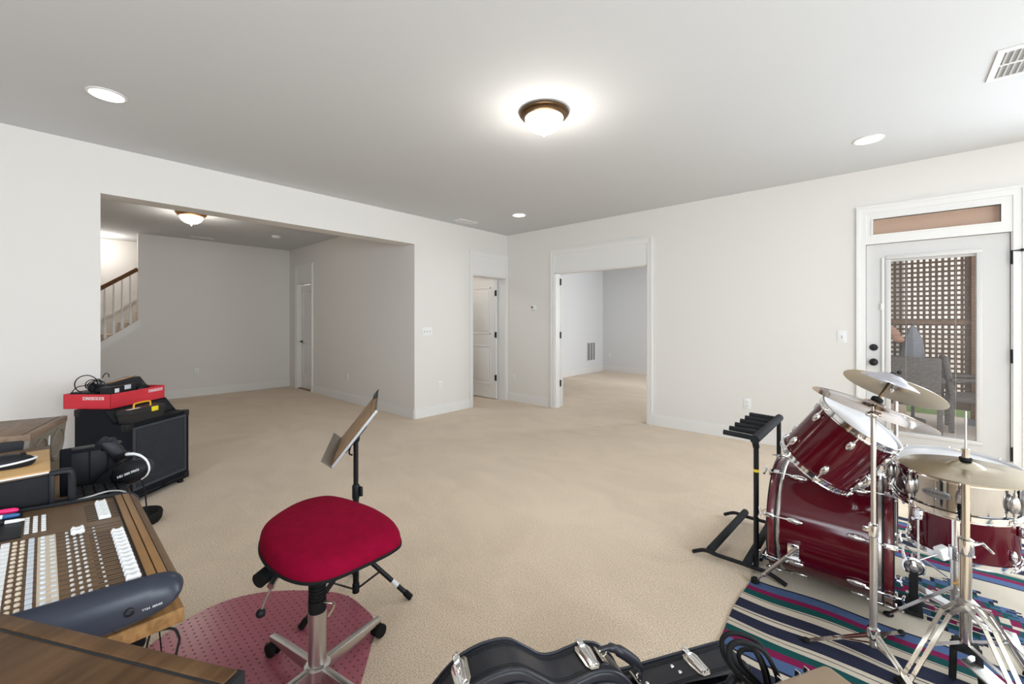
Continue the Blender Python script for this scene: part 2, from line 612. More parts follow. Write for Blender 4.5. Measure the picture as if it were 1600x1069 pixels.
# below the flight the wall follows the slope of the stair
b.prism([(-3.0, 0), (1.02, 0), (1.02, 1.215), (-.55, 0.0)], 0, .12, Matrix(((0, 0, 1, BX - .12), (1, 0, 0, 0), (0, 1, 0, 0), (0, 0, 0, 1))))
struct(b.build('wall_hall_far', M['wall'], None, 0))
b = MB()
HX0, HX1, HZ = -8.62, -7.98, 2.03
b.bb(BX - 1.1, HX0, A1, A1 + .12, 0, H).bb(HX0, HX1, A1, A1 + .12, HZ, H).bb(HX1, XL - T1, A1, A1 + .12, 0, H)
struct(b.build('wall_hall_side', M['wall'], None, 0))
struct(MB().bb(-10.2, XL - T1, -2.9, -2.8, 0, H).build('wall_hall_near', M['wall'], None, 0))
struct(MB().bb(-10.2, -10.1, -2.9, A1 + .1, 0, H + 1.2).build('wall_stairwell', M['wall'], None, 0))

# stair
st = MB()
for k in range(12):
    y = -1.05 + k * .24
    st.bb(-10.1, BX - .12, y, y + .26, 0, .19 * (k + 1) - .42)
struct(st.build('stairs', M['carpet'], None, 0))
sl = 0.78


def strip(y0, y1, z0a, hgt, x0, x1):
    return MB().prism([(y0, z0a), (y1, z0a + sl * (y1 - y0)), (y1, z0a + sl * (y1 - y0) + hgt), (y0, z0a + hgt)], x0, x1,
                      Matrix(((0, 0, 1, 0), (1, 0, 0, 0), (0, 1, 0, 0), (0, 0, 0, 1))))


struct(strip(-.55, 1.045, 1.221 - sl * 1.595, .13, BX, BX + .02).build('trim_stair_skirt', M['trim'], None, 0))
struct(strip(-.55, 1.25, 1.62 - sl * 1.57, .05, -10.1, -10.07).build('trim_stair_far_skirt', M['trim'], None, 0))
rail = thing('stair_railing', 'brown wooden stair handrail on white balusters, rising beyond the wide opening', 'railing', (BX - .03, .3, 1.0))
b = MB(rail)
z1 = 2.16
b.bar((BX - .03, -.55, z1 - sl * 1.57), (BX - .03, 1.02, z1), .06, .055, (1, 0, 0), .012)
b.build('handrail', M['handrail'], rail)
for y in (.93, .832, .733, .634, .535, .436):
    b = MB(rail)
    zb, zt = 1.345 - sl * (1.03 - y), z1 - .03 - sl * (1.02 - y)
    b.bb(BX - .048, BX - .012, y - .018, y + .018, zb, zb + .2, .004)
    b.lathe([(.018, 0), (.011, .02), (.013, .1), (.009, zt - zb - .2)], (BX - .03, y, zb + .2), (0, 0, 1), 10)
    b.build('baluster', M['trim'], rail)

# small room behind the panel door, guest room behind the double doorway
struct(MB().bb(-6.5, -6.4, A1 + .12, YR, 0, H).build('wall_closet', M['wall'], None, 0))
GX, GY = -5.656, 9.934
struct(MB().bb(GX - .1, GX, yt, GY + .1, 0, H).build('wall_guest_left', M['gwall'], None, 0))
struct(MB().bb(GX, .2, GY, GY + .1, 0, H).build('wall_guest_far', M['gwall'], None, 0))
struct(MB().bb(-.96, -.86, yt, 7.3, 0, H).bb(-.96, -.86, 9.1, GY, 0, H).bb(-.96, -.86, 7.3, 9.1, 0, .65).bb(-.96, -.86, 7.3, 9.1, 2.2, H).build('wall_guest_right', M['gwall'], None, 0))
window(4, -.95, -.87, 7.3, 9.1, .65, 2.2)


# ------------------------------------------------------------------ baseboards
def base(name, x0, y0, x1, y1, nx, ny, m='trim', h=.135):
    """runs along a wall face; (nx, ny) points into the room"""
    b = MB()
    t = .014
    if abs(x1 - x0) > abs(y1 - y0):
        b.bb(x0, x1, y0, y0 + ny * t, 0, h - .02).bb(x0, x1, y0, y0 + ny * t * .6, h - .02, h)
    else:
        b.bb(x0, x0 + nx * t, y0, y1, 0, h - .02).bb(x0, x0 + nx * t * .6, y0, y1, h - .02, h)
    return struct(b.build(name, M[m], None, 0))


base('baseboard_left', XL, YB, XL, A0, 1, 0)
base('baseboard_left_far', XL, A1, XL, D0 - .06, 1, 0)
base('baseboard_right', -4.74, YR, F0 - .12, YR, 0, -1)
base('baseboard_right_middle', F1 + .07, YR, E0 - .07, YR, 0, -1)
base('baseboard_right_near', E1 + .07, YR, XR, YR, 0, -1)
base('baseboard_hall_far', BX, -.5, BX, A1, 1, 0)
base('baseboard_hall_side', HX1 + .07, A1, XL - T1, A1, 0, -1)
base('baseboard_opening', XL - T1, A1, XL, A1, 0, -1)
base('baseboard_guest_left', GX, yt, GX, GY, 1, 0)
base('baseboard_guest_far', GX, GY, -.96, GY, 0, -1)


# ------------------------------------------------------------------ casings with a blank transom panel above
def casing_y(name, y0, y1, ztop, x, dz, w=.062):
    """round a doorway in a wall of constant X, facing +X"""
    b = MB()
    ye = min(y1 + w, YR - .002)
    e = .001
    for a, c in ((y0 - w, y0), (y1, ye)):
        b.bb(x, x + .018, a, c, 0, ztop - w)
    b.bb(x, x + .026, y0 - w - e, y0 - w + .016, 0, ztop - .016)
    b.bb(x, x + .018, y0 - w, ye, ztop - w, ztop)
    b.bb(x, x + .026, y0 - w - e, ye, ztop - .016, ztop + e)
    b.bb(x, x + .008, y0, y1, dz, ztop - w)
    b.bb(x, x + .014, y0, y1, dz - e, dz + .03).bb(x, x + .013, y0, y1, ztop - w - .012, ztop - w)
    return struct(b.build(name, M['trim'], None, 0))


def casing_x(name, x0, x1, ztop, y, dz, w=.066, panel=True, s=-1):
    b = MB()
    e = .001
    for a, c in ((x0 - w, x0), (x1, x1 + w)):
        b.bb(a, c, y, y + s * .018, 0, ztop - w)
    b.bb(x0 - w - e, x0 - w + .018, y, y + s * .027, 0, ztop - .018).bb(x1 + w - .018, x1 + w + e, y, y + s * .027, 0, ztop - .018)
    b.bb(x0 - w, x1 + w, y, y + s * .018, ztop - w, ztop)
    b.bb(x0 - w - e, x1 + w + e, y, y + s * .027, ztop - .018, ztop + e)
    if panel:
        b.bb(x0, x1, y, y + s * .008, dz, ztop - w).bb(x0, x1, y, y + s * .015, dz - e, dz + .02).bb(x0, x1, y, y + s * .013, ztop - w - .014, ztop - w)
    return struct(b.build(name, M['trim'], None, 0))


casing_y('trim_1', D0, D1, 2.396, XL, DZ)
casing_x('trim_2', F0, F1, 2.39, YR, FZ)
casing_x('trim_3', HX0, HX1, 2.40, A1, HZ)
# jamb linings
struct(MB().bb(XL - T1, XL, D0 - .002, D0 + .015, 0, DZ).bb(XL - T1, XL, D1 - .012, D1 + .002, 0, DZ).bb(XL - T1, XL, D0, D1, DZ - .015, DZ + .002).build('trim_4', M['trim'], None, 0))
struct(MB().bb(F0 - .002, F0 + .015, YR, yt, 0, FZ).bb(F1 - .015, F1 + .002, YR, yt, 0, FZ).bb(F0, F1, YR, yt, FZ - .015, FZ + .002).build('trim_5', M['trim'], None, 0))
struct(MB().bb(HX0, HX1, A1, A1 + .12, -.002, .012).build('trim_6', M['oakfloor'], None, 0))


# ------------------------------------------------------------------ doors
def panel_door(name, w, h, Mx, t=.035, hinges=(), hinge_x=None, hinge_y=0.0):
    """local: x 0..w across, z up, faces at y = -t/2 and t/2; two raised panels"""
    b = MB(M=Mx)
    b.bb(0, w, -t / 2, t / 2, .012, h)
    o = struct(b.build(name, M['trim'], None, 0))
    pb = MB(M=Mx)
    for z0, z1 in ((.24, .90), (1.09, h - .13)):
        for s in (-1, 1):
            y = s * t / 2
            x0, x1 = .12, w - .12
            for q in ((x0, x1, z0, z0 + .022), (x0, x1, z1 - .022, z1), (x0, x0 + .022, z0, z1), (x1 - .022, x1, z0, z1)):
                pb.bb(q[0], q[1], y - .002 * s, y + .007 * s, q[2], q[3], .003)
            pb.bb(x0 + .05, x1 - .05, y - .002 * s, y + .005 * s, z0 + .05, z1 - .05, .004)
    pb.build('door_panel', M['trim'], o, 30)
    for z in hinges:
        hb = MB(M=Mx)
        hb.cyl((hinge_x, hinge_y, z - .05), (hinge_x, hinge_y, z + .05), .011, None, 10).bb(hinge_x - .002, hinge_x + .03, hinge_y - .012, hinge_y + .004, z - .045, z + .045)
        hb.build('hinge', M['black'], o)
    return o


# small door: swung open 90 degrees into the closet, hinged on the corner side
Mx = Matrix.Translation((-4.905, D1 - .045, 0)) @ Matrix.Rotation(PI, 4, 'Z')
panel_door('door_1', .74, 2.02, Mx, .035, (.364, 1.085, 1.785), -.008, .022)
# double doorway: both leaves folded right back
Mx = Matrix.Translation((F0 + .02, yt - .005, 0)) @ Matrix.Rotation(math.radians(148), 4, 'Z') @ Matrix.Translation((0, -.0175, 0))
panel_door('door_2', .725, 2.02, Mx, .035, (.366, 1.102, 1.916), -.006, .022)
Mx = Matrix.Translation((F1 - .02, yt + .03, 0)) @ Matrix.Rotation(math.radians(22), 4, 'Z') @ Matrix.Translation((0, -.0175, 0))
panel_door('door_3', .725, 2.02, Mx, .035)
# hall door, closed
Mx = Matrix.Translation((HX0 + .015, A1 + .075, 0))
d = panel_door('door_4', HX1 - HX0 - .03, 2.01, Mx)
hb = MB()
hb.lathe([(.026, 0), (.026, .008), (.01, .012), (.01, .045)], (-8.555, A1 + .058, .916), (0, -1, 0), 16)
hb.tube([(-8.555, A1 + .015, .916), (-8.53, A1 + .013, .918), (-8.46, A1 + .013, .914)], .009, 8)
hb.build('door_handle', M['black'], d)

# glazed patio door with blinds between the panes
ym = YR + .045
GX0, GX1, GZ0, GZ1 = .018, .546, .318, 1.885
d = MB()
d.bb(E0 + .004, GX0, ym - .022, ym + .022, .012, EZ - .004).bb(GX1, E1 - .004, ym - .022, ym + .022, .012, EZ - .004)
d.bb(GX0, GX1, ym - .022, ym + .022, .012, GZ0).bb(GX0, GX1, ym - .022, ym + .022, GZ1, EZ - .004)
door5 = struct(d.build('door_5', M['door_paint'], None, 0))
fr = MB()
fw = .036
yf = ym - .022
for q in ((GX0 - fw, GX1 + fw, GZ0 - fw, GZ0), (GX0 - fw, GX1 + fw, GZ1, GZ1 + fw), (GX0 - fw, GX0, GZ0, GZ1), (GX1, GX1 + fw, GZ0, GZ1)):
    fr.bb(q[0], q[1], yf - .012, yf + .002, q[2], q[3], .005)
fr.build('lite_frame', M['door_paint'], door5, 30)
fr = MB()
fr.bb(GX0 - fw - .028, GX0 - fw - .012, yf - .02, yf + .002, GZ0 + .25, GZ1 + .02, .004)
fr.bb(GX0 - fw - .036, GX0 - fw - .01, yf - .028, yf - .006, 1.42, 1.48, .004)
fr.build('blind_slider', M['trim'], door5, 30)
MB().bb(GX0, GX1, ym - .016, ym - .013, GZ0, GZ1).build('pane', M['glass'], door5, 0)
bl = MB()
z = GZ0 + .01
while z < GZ1 - .02:
    bl.quad((GX0 + .004, ym - .0022, z), (GX1 - .004, ym - .0022, z), (GX1 - .004, ym + .0022, z + .0012), (GX0 + .004, ym + .0022, z + .0012))
    z += .0125
bl.bb(GX0, GX1, ym - .008, ym + .008, GZ1 - .02, GZ1)
for x in (.12, .43):
    bl.bb(x - .0008, x + .0008, ym - .001, ym + .001, GZ0, GZ1)
bl.build('blind', M['slat'], door5, 0)
for z, r, nm in ((1.072, .030, 'deadbolt'), (.935, .031, 'door_knob')):
    k = MB()
    if nm == 'deadbolt':
        k.lathe([(.031, 0), (.031, .01), (.026, .016), (.006, .017)], (-.102, yf, z), (0, -1, 0), 24).bb(-.106, -.098, yf - .032, yf - .014, z - .016, z + .016, .002)
    else:
        k.lathe([(.033, 0), (.033, .008), (.013, .014), (.012, .034), (.024, .042), (.031, .054), (.029, .066), (.018, .073), (.002, .075)], (-.102, yf, z), (0, -1, 0), 24)
    k.build(nm, M['black'], door5)
for z in (.253, 1.036, 1.829):
    k = MB()
    k.cyl((E1 + .004, YR - .008, z - .055), (E1 + .004, YR - .008, z + .055), .0095, None, 10)
    if z > 1.5:
        k.cyl((E1 + .004, YR - .012, z + .05), (E1 + .05, YR - .03, z + .05), .005, None, 8).cyl((E1 + .045, YR - .028, z + .05), (E1 + .06, YR - .033, z + .05), .011, None, 10)
    k.build('hinge', M['black'], door5)
# frame, casing and glazed transom
cs = MB()
zt = 2.391
w = .067
xe = E1 + .008 + w
cs.bb(E0 - w, E0, YR, YR - .018, 0, zt - w).bb(E1 + .008, xe, YR, YR - .018, 0, zt - w)
cs.bb(E0 - w - .001, E0 - w + .02, YR, YR - .027, 0, zt - .02).bb(xe - .02, xe + .001, YR, YR - .027, 0, zt - .02)
cs.bb(E0 - w, xe, YR, YR - .018, zt - w, zt).bb(E0 - w - .001, xe + .001, YR, YR - .027, zt - .02, zt + .001)
for q in ((E0, E1 + .008, EZ, TZ0 - .004), (E0, E1 + .008, TZ1 + .004, zt - w), (E0, TX0 - .004, TZ0 - .004, TZ1 + .004), (TX1 + .004, E1 + .008, TZ0 - .004, TZ1 + .004)):
    cs.bb(q[0], q[1], YR, YR - .010, q[2], q[3])
for q in ((TX0 - .014, TX1 + .014, TZ0 - .014, TZ0), (TX0 - .014, TX1 + .014, TZ1, TZ1 + .014), (TX0 - .014, TX0, TZ0, TZ1), (TX1, TX1 + .014, TZ0, TZ1)):
    cs.bb(q[0], q[1], YR + .03, YR - .017, q[2], q[3])
cs.bb(E0 - .02, E0, YR, yt, 0, EZ + .02).bb(E1, E1 + .02, YR, yt, 0, EZ + .02).bb(E0 - .02, E1 + .02, YR, yt, EZ, EZ + .021)
struct(cs.build('trim_7', M['trim'], None, 0))
tw = MB().bb(TX0, TX1, YR + .03, YR + .034, TZ0, TZ1).build('window_5', M['glass'], None, 0)
struct(tw)
MB().bb(TX0, TX1, YR + .05, YR + .056, TZ0, TZ1).build('window_shade', M['shade'], tw, 0)
struct(MB().bb(E0, E1, YR, yt, -.02, .012).build('trim_8', M['oakfloor'], None, 0))


# ------------------------------------------------------------------ ceiling lamps, vents, plates
def flush_lamp(label, loc, ring_m, power):
    t = thing('flush_ceiling_lamp', label, 'ceiling lamp', loc)
    MB(M=None).lathe([(.150, 0), (.165, -.006), (.168, -.016), (.152, -.024), (.156, -.032), (.146, -.040), (.136, -.046), (.128, -.046), (.128, -.02)], (0, 0, 0), (0, 0, 1), 48, False).build('pan', ring_m, t)
    MB().lathe([(.131, -.040), (.129, -.058), (.121, -.080), (.104, -.104), (.078, -.124), (.045, -.137), (.012, -.142)], (0, 0, 0), (0, 0, 1), 48).build('lamp_shade', M['glow'], t, 60)
    MB().lathe([(.004, -.140), (.016, -.143), (.013, -.150), (.006, -.153), (.009, -.160), (.003, -.168)], (0, 0, 0), (0, 0, 1), 16).build('finial', M['brass'], t)
    l = bpy.data.lights.new('lamp_glow', 'POINT')
    l.energy, l.color, l.shadow_soft_size = power, (1.0, .94, .85), .12
    lo = bpy.data.objects.new('lamp_glow', l)
    COL.objects.link(lo)
    lo.location = (0, 0, -.20)
    lo.parent = t
    return t


flush_lamp('bronze flush lamp with a lit glass bowl in the middle of the main ceiling', (-1.742, 2.27, H), M['bronze'], 9)
flush_lamp('amber-ringed flush lamp with a lit bowl in the stair hall ceiling', (-6.84, 1.30, H), M['amber'], 9.5)


def downlight(label, x, y):
    t = thing('recessed_downlight', label, 'downlight', (x, y, H), group='recessed downlights')
    MB().lathe([(.097, .0), (.097, -.005), (.084, -.008), (.080, -.002), (.080, 0)], (0, 0, 0), (0, 0, 1), 40, False).build('trim_ring', M['trim'], t)
    MB().lathe([(.081, -.001), (.081, -.0035)], (0, 0, 0), (0, 0, 1), 40).build('lens', M['led'], t, 0)
    return t


downlight('round lit downlight in the ceiling above the wide opening to the stair hall', -3.652, .265)
downlight('round lit downlight in the ceiling in front of the glazed patio door', -.116, 4.309)
downlight('small round lit downlight near the ceiling corner above the open panel door', -3.686, 4.254)


def vent(label, x, y, w, l, rz=0.0, slats=12, z=H):
    t = thing('ceiling_vent', label, 'vent', (x, y, z), rz)
    b = MB()
    f = .028
    for q in ((-l / 2, l / 2, -w / 2, -w / 2 + f), (-l / 2, l / 2, w / 2 - f, w / 2), (-l / 2, -l / 2 + f, -w / 2 + f, w / 2 - f), (l / 2 - f, l / 2, -w / 2 + f, w / 2 - f)):
        b.bb(q[0], q[1], q[2], q[3], -.008, 0)
    b.build('frame', M['trim'], t, 0)
    MB().bb(-l / 2 + f, l / 2 - f, -w / 2 + f, w / 2 - f, -.0015, -.0005).build('recess', M['ventgrey'], t, 0)
    s = MB()
    s.bb(-l / 2 + f, l / 2 - f, -.006, .006, -.007, -.001)
    for k in range(slats):
        xx = -l / 2 + f + (l - 2 * f) * (k + .5) / slats
        s.box((xx, 0, -.005), (.008, w - 2 * f, .002), 0, Matrix.Rotation(.5, 3, 'Y'))
    s.build('slats', M['trim'], t, 0)
    return t


vent('white slatted ceiling vent in front of the patio door, cut by the picture edge', .63, 3.545, .385, .40, 0, 14)
vent('small white ceiling vent near the far corner above the panel door', -4.49, 4.02, .15, .33, PI / 2, 10)
vent('small white ceiling vent in the stair hall behind the flush lamp', -8.69, 1.8, .13, .33, PI / 2, 10)
t = thing('smoke_detector', 'round white smoke detector on the stair hall ceiling', 'smoke detector', (-7.63, 2.60, H))
MB().lathe([(.07, 0), (.07, -.012), (.062, -.03), (.03, -.036), (.004, -.036)], (0, 0, 0), (0, 0, 1), 28).build('body', M['white'], t)
MB().lathe([(.045, -.031), (.045, -.0365), (.02, -.039)], (0, 0, 0), (0, 0, 1), 28).build('sensor_cap', M['trim'], t)


def plate(kind, label, loc, nrm, n=1):
    """wall plate; nrm = direction it faces"""
    cat = {'outlet': 'outlet', 'switch': 'light switch'}[kind]
    rz = math.atan2(nrm[0], -nrm[1])
    t = thing('wall_outlet' if kind == 'outlet' else 'light_switch', label, cat, loc, rz, 'wall outlets' if kind == 'outlet' else None)
    w = .072 + .046 * (n - 1)
    MB().box((0, -.003, 0), (w, .006, .116), .0025).build('plate', M['white'], t)
    for k in range(n):
        x = (k - (n - 1) / 2) * .046
        if kind == 'outlet':
            for z in (-.02, .02):
                b = MB()
                b.prism(rounded(.03, .027, .01), 0, .0025, frame((x, -.006, z), (0, -1, 0), (1, 0, 0)))
                o = b.build('receptacle', M['trim'], t)
                MB().bb(x - .008, x - .006, -.0095, -.008, z - .005, z + .005).bb(x + .006, x + .008, -.0095, -.008, z - .005, z + .005).build('slots', M['slot'], o, 0)
        else:
            MB().box((x, -.0065, 0), (.012, .003, .026), .001).build('switch_well', M['grey'], t)
            MB().box((x, -.011, .004), (.009, .014, .010), .002, Matrix.Rotation(.35, 3, 'X')).build('toggle', M['white'], t)
    return t


plate('outlet', 'white outlet below the triple switch, between the wide opening and the panel door', (XL, 3.751, .407), (1, 0))
plate('outlet', 'white outlet low on the far wall of the stair hall', (BX, 1.789, .428), (1, 0))
plate('outlet', 'white outlet on the shaded side wall of the stair hall', (-6.60, A1, .392), (0, -1))
plate('outlet', 'white outlet low on the wall between double doorway and guitar stand', (-1.157, YR, .408), (0, -1))
plate('outlet', 'white outlet below the thermostat beside the double doorway', (-4.591, YR, .387), (0, -1))
plate('outlet', 'white outlet on the far wall of the guest room seen through the double doorway', (-5.467, GY, .40), (0, -1))
plate('switch', 'triple white light switch between the wide opening and the panel door', (XL, 3.529, 1.174), (1, 0), 3)
plate('switch', 'single white light switch beside the patio door', (-.335, YR, 1.168), (0, -1), 1)
t = thing('thermostat', 'small white thermostat with a dark display beside the double doorway', 'thermostat', (-4.166, YR, 1.527))
MB().box((0, -.012, 0), (.115, .024, .085), .012).build('body', M['white'], t)
MB().box((-.02, -.0245, .008), (.04, .003, .026), .001).build('display', M['screen'], t)
MB().box((.028, -.0245, .008), (.016, .004, .012), .002).box((0, -.0245, -.025), (.06, .003, .008), .001).build('buttons', M['grey'], t)
t = thing('return_air_grille', 'tall white return air grille low on the guest room wall', 'vent', (GX, 9.33, .54))
b = MB()
for q in ((-.21, .21, -.25, -.22), (-.21, .21, .22, .25), (-.21, -.18, -.22, .22), (.18, .21, -.22, .22), (-.055, -.035, -.22, .22), (.07, .09, -.22, .22)):
    b.bb(0, .01, q[0], q[1], q[2], q[3])
b.build('frame', M['trim'], t, 0)
MB().bb(0, .002, -.18, .18, -.22, .22).build('recess', M['ventgrey'], t, 0)
b = MB()
for k in range(26):
    b.box((.005, 0, -.21 + k * .0168), (.002, .36, .012), 0, Matrix.Rotation(.6, 3, 'Y'))
b.build('slats', M['grey'], t, 0)

# ------------------------------------------------------------------ patio outside the glazed door
o = struct(MB().bb(-6.0, 7.5, yt, 8.75, -.16, -.06).build('patio_ground', M['patio'], None, 0))
o.name = 'ground_patio'
struct(MB().bb(-14, 14, 8.75, 10.4, -.2, -.1).build('lawn', M['grass'], None, 0))
struct(MB().bb(-25, 25, 10.4, 60, -.2, -.1).build('ground_beyond', M['pale_ground'], None, 0))
sc_ = thing('lattice_screen', 'brown wooden lattice screen seen through the blinds of the patio door', 'screen', (-.4, 8.2, -.06))
p = .0605
b = MB(sc_)
x = .735
while x > -2.3:
    b.bb(x - .0145, x + .0145, 8.195, 8.205, .2, 2.9)
    x -= p
z = .28
while z < 2.9:
    b.bb(-2.3, .82, 8.188, 8.195, z - .0145, z + .0145)
    z += .066
b.bb(.757, .83, 8.196, 8.215, .2, 2.9)
b.build('lattice', M['lattice'], sc_, 0)
MB(sc_).bb(-2.3, .90, 8.18, 8.24, 1.275, 1.335).build('rail', M['post'], sc_, 0)
MB(sc_).bb(-2.3, .90, 8.16, 8.24, .13, .235).build('rail', M['lattice'], sc_, 0)
for x in (.86, -2.35):
    MB(sc_).bb(x - .045, x + .045, 8.155, 8.245, -.06, 2.95).build('post', M['post'], sc_, 0)
MB(sc_).bb(.79, .93, 8.13, 8.27, -.06, .02).build('post_base', M['slate'], sc_, 0)


def wicker_chair(label, loc, rz):
    t = thing('wicker_armchair', label, 'patio chair', loc, rz, None)
    MB().box((0, 0, .42), (.54, .54, .07), .02).build('seat', M['wicker'], t)
    b = MB()
    b.box((0, .27, .68), (.52, .06, .52), .025, Matrix.Rotation(-.14, 3, 'X'))
    b.build('backrest', M['wicker'], t)
    for sx in (-1, 1):
        MB().tube([(sx * .28, -.26, 0), (sx * .28, -.26, .45), (sx * .285, -.20, .62), (sx * .285, -.05, .655), (sx * .28, .25, .65)], .022, 8, sub=5).build('arm', M['wicker'], t)
        MB().box((sx * .25, .25, .2), (.05, .05, .4), .01).build('leg', M['wicker'], t)
    return t


wicker_chair('grey wicker patio chair with its back to the glass, behind the cymbals', (.21, 7.40, -.06), PI)
wicker_chair('grey wicker patio chair half hidden beyond the first, beside the lattice post', (.83, 7.72, -.06), PI / 2)
t = thing('folded_parasol', 'slate folded cloth standing behind the wicker chair outside', 'parasol', (.25, 7.95, -.06))
MB().lathe([(.15, .35), (.14, .75), (.10, 1.12), (.03, 1.30), (.004, 1.31)], (0, 0, 0), (0, 0, 1), 8).build('canopy', M['slate'], t, 20)
MB().cyl((0, 0, 0), (0, 0, 1.36), .018).lathe([(.13, 0), (.13, .04), (.03, .07)], (0, 0, 0), (0, 0, 1), 20).build('pole', M['wicker'], t)
t = thing('potted_plant', 'withered plant with peach blooms in a pot outside the patio door', 'plant', (-.14, 7.84, -.06))
MB().lathe([(.12, 0), (.17, .3), (.18, .31), (.16, .3)], (0, 0, 0), (0, 0, 1), 20).build('pot', M['slate'], t)
b = MB()
rnd = random.Random(3)
for k in range(16):
    a, l = rnd.uniform(0, 6.28), rnd.uniform(.5, 1.0)
    b.tube([(0, 0, .25), (.06 * math.cos(a), .06 * math.sin(a), .3 + l * .5), (.11 * math.cos(a), .11 * math.sin(a), .3 + l)], .008, 5)
    for j in range(4):
        q = .5 + .14 * j
        b.sph((0.09 * q * math.cos(a), .09 * q * math.sin(a), .3 + l * q), .045, (1, .35, .8), 8, Matrix.Rotation(a, 3, 'Z'))
b.build('stems', M['leaf'], t)
b = MB()
for dx, dz in ((.17, 1.26), (.21, 1.20), (.25, 1.12), (.19, 1.23), (.23, 1.15)):
    b.sph((dx, 0, dz), .05, (1.2, .6, .8), 10)
b.build('bloom', M['peach'], t)

# ================================================================== DESK AND RECORDING GEAR
desk = thing('desk', 'oak-topped desk carrying the mixing console and audio gear', 'desk', (-1.6, -.25, 0))
MB(desk).bb(-2.62, -1.064, -.72, .191, .71, .74, .003).build('desktop', M['desk'], desk)
for x in (-2.55, -1.16):
    MB(desk).bb(x - .02, x + .02, -.68, -.12, .0, .712, .003).build('side_panel', M['desk'], desk)
MB(desk).bb(-2.55, -1.16, -.62, -.60, .25, .712).build('back_panel', M['desk'], desk)

# ---------------------------------------------------------------- mixing console
con = thing('mixing_console', 'large mixing console with white fader caps and blue-grey end cheeks on the desk', 'mixing console', (-1.36, .0, .742))
CX0, CX1 = -1.668, -1.052


def cz(y):
    return .812 + .08 * (.165 - y)


YZ = Matrix(((0, 0, 1, 0), (1, 0, 0, 0), (0, 1, 0, 0), (0, 0, 0, 1)))
prof = [(-.46, .745), (.10, .745), (.165, .757), (.186, .778), (.186, .795), (.176, .808), (.158, cz(.158)), (-.46, cz(-.46))]
MB(con).prism(prof, CX0, CX1 - .026, YZ, .004).build('body', M['brown'], con)
prof2 = [(p.x, p.y) for p in spline([Vector((a_, b_, 0)) for a_, b_ in ((.06, .742), (.115, .743), (.160, .750), (.184, .766), (.192, .786), (.186, .802), (.172, .813), (.148, cz(.148) + .006))], 4)]
prof2 = [(-.465, .742)] + prof2 + [(-.465, cz(-.465) + .006)]
prof_old = [(-.465, .742), (.10, .742), (.168, .752), (.189, .772), (.192, .788), (.186, .802), (.172, .813), (.150, cz(.150) + .006), (-.465, cz(-.465) + .006)]
for x0, x1 in ((CX1 - .030, CX1), (CX0 - .014, CX0)):
    b = MB(con)
    n_, sg = len(prof2), (1 if x1 == CX1 else -1)
    vs, zm = [], .764
    for k in range(9):
        t_ = math.radians(86) * k / 8
        xx = (x0 if sg > 0 else x1) + sg * (.032 if sg > 0 else .014) * math.sin(t_)
        for y_, z_ in prof2:
            f_ = math.cos(t_) ** .75
            vs.append((xx, y_ - (.03 * (1 - f_) if y_ > .1 else 0), zm + (z_ - zm) * f_))
    fs = [[i * n_ + k, i * n_ + (k + 1) % n_, (i + 1) * n_ + (k + 1) % n_, (i + 1) * n_ + k] for i in range(8) for k in range(n_)]
    fs += [list(range(n_))[::-1], [8 * n_ + k for k in range(n_)]]
    b.add(vs, fs)
    b.build('end_cheek', M['cheek'], con, 50)
# armrest strip with grooves
b = MB(con)
sl_ = math.atan(.08)


def on_top(b, x0, x1, y0, y1, h, bev=.0, dz=0.0):
    yc = (y0 + y1) / 2
    b.box(((x0 + x1) / 2, yc, cz(yc) + dz + h / 2), (x1 - x0, abs(y1 - y0), h), bev, Matrix.Rotation(-sl_, 3, 'X'))


on_top(b, CX0 + .01, CX1 - .031, .136, .150, .004, .001)
on_top(b, CX0 + .01, CX1 - .031, .152, .166, .004, .001)
b.build('armrest', M['rest'], con)
b = MB(con)
on_top(b, CX0 + .004, CX1 - .031, .132, .1355, .0012)
on_top(b, CX0 + .004, CX1 - .031, .1503, .1518, .0012)
on_top(b, CX0 + .004, CX1 - .031, .167, .1685, .0008)
b.build('groove', M['slot'], con, 0)
near = [-1.098 - k * .02225 for k in range(17)]
far = [-1.485 - k * .0155 for k in range(9)]
# fader slots and caps
b = MB(con)
for x in near[:14]:
    on_top(b, x - .001, x + .001, .070, .131, .0006)
for x in far:
    on_top(b, x - .001, x + .001, .072, .131, .0006)
for x in near:
    on_top(b, x + .0104, x + .0110, -.06, .131, .0004)
b.build('fader_slot', M['slot'], con, 0)
capm = MB()
capm.prism([(-.0112, 0), (.0112, 0), (.0115, .005), (.008, .0112), (.003, .0085), (-.003, .0085), (-.008, .0112), (-.0115, .005)], -.0052, .0052, Matrix(((0, 0, 1, 0), (1, 0, 0, 0), (0, 1, 0, 0), (0, 0, 0, 1))), .0012)
cap0 = None
for k, x in enumerate(near[:13] + [f for f in far]):
    y = .117 if k < 13 else .104
    if cap0 is None:
        cap0 = capm.build('fader_cap', M['white'], con)
        c = cap0
    else:
        c = cap0.copy()
        COL.objects.link(c)
    c.location = Vector((x, y, cz(y) + .001)) - con.location
    c.rotation_euler = (-sl_, 0, 0)
for j, x in enumerate((-1.404, -1.421)):
    c = cap0.copy()
    COL.objects.link(c)
    c.location = Vector((x, .053, cz(.053) + .005)) - con.location
    c.rotation_euler = (-sl_, 0, 0)
# rotary knobs: six columns of sixteen
protos = {}


def knob(m, r, h, x, y):
    key = (m, r)
    if key not in protos:
        protos[key] = MB().lathe([(r, 0), (r * .95, h * .7), (r * .75, h), (0, h)], (0, 0, 0), (0, 0, 1), 10).build('knob', M[m], con)
        c = protos[key]
    else:
        c = protos[key].copy()
        COL.objects.link(c)
    c.location = Vector((x, y, cz(y))) - con.location
    c.rotation_euler = (-sl_, 0, 0)


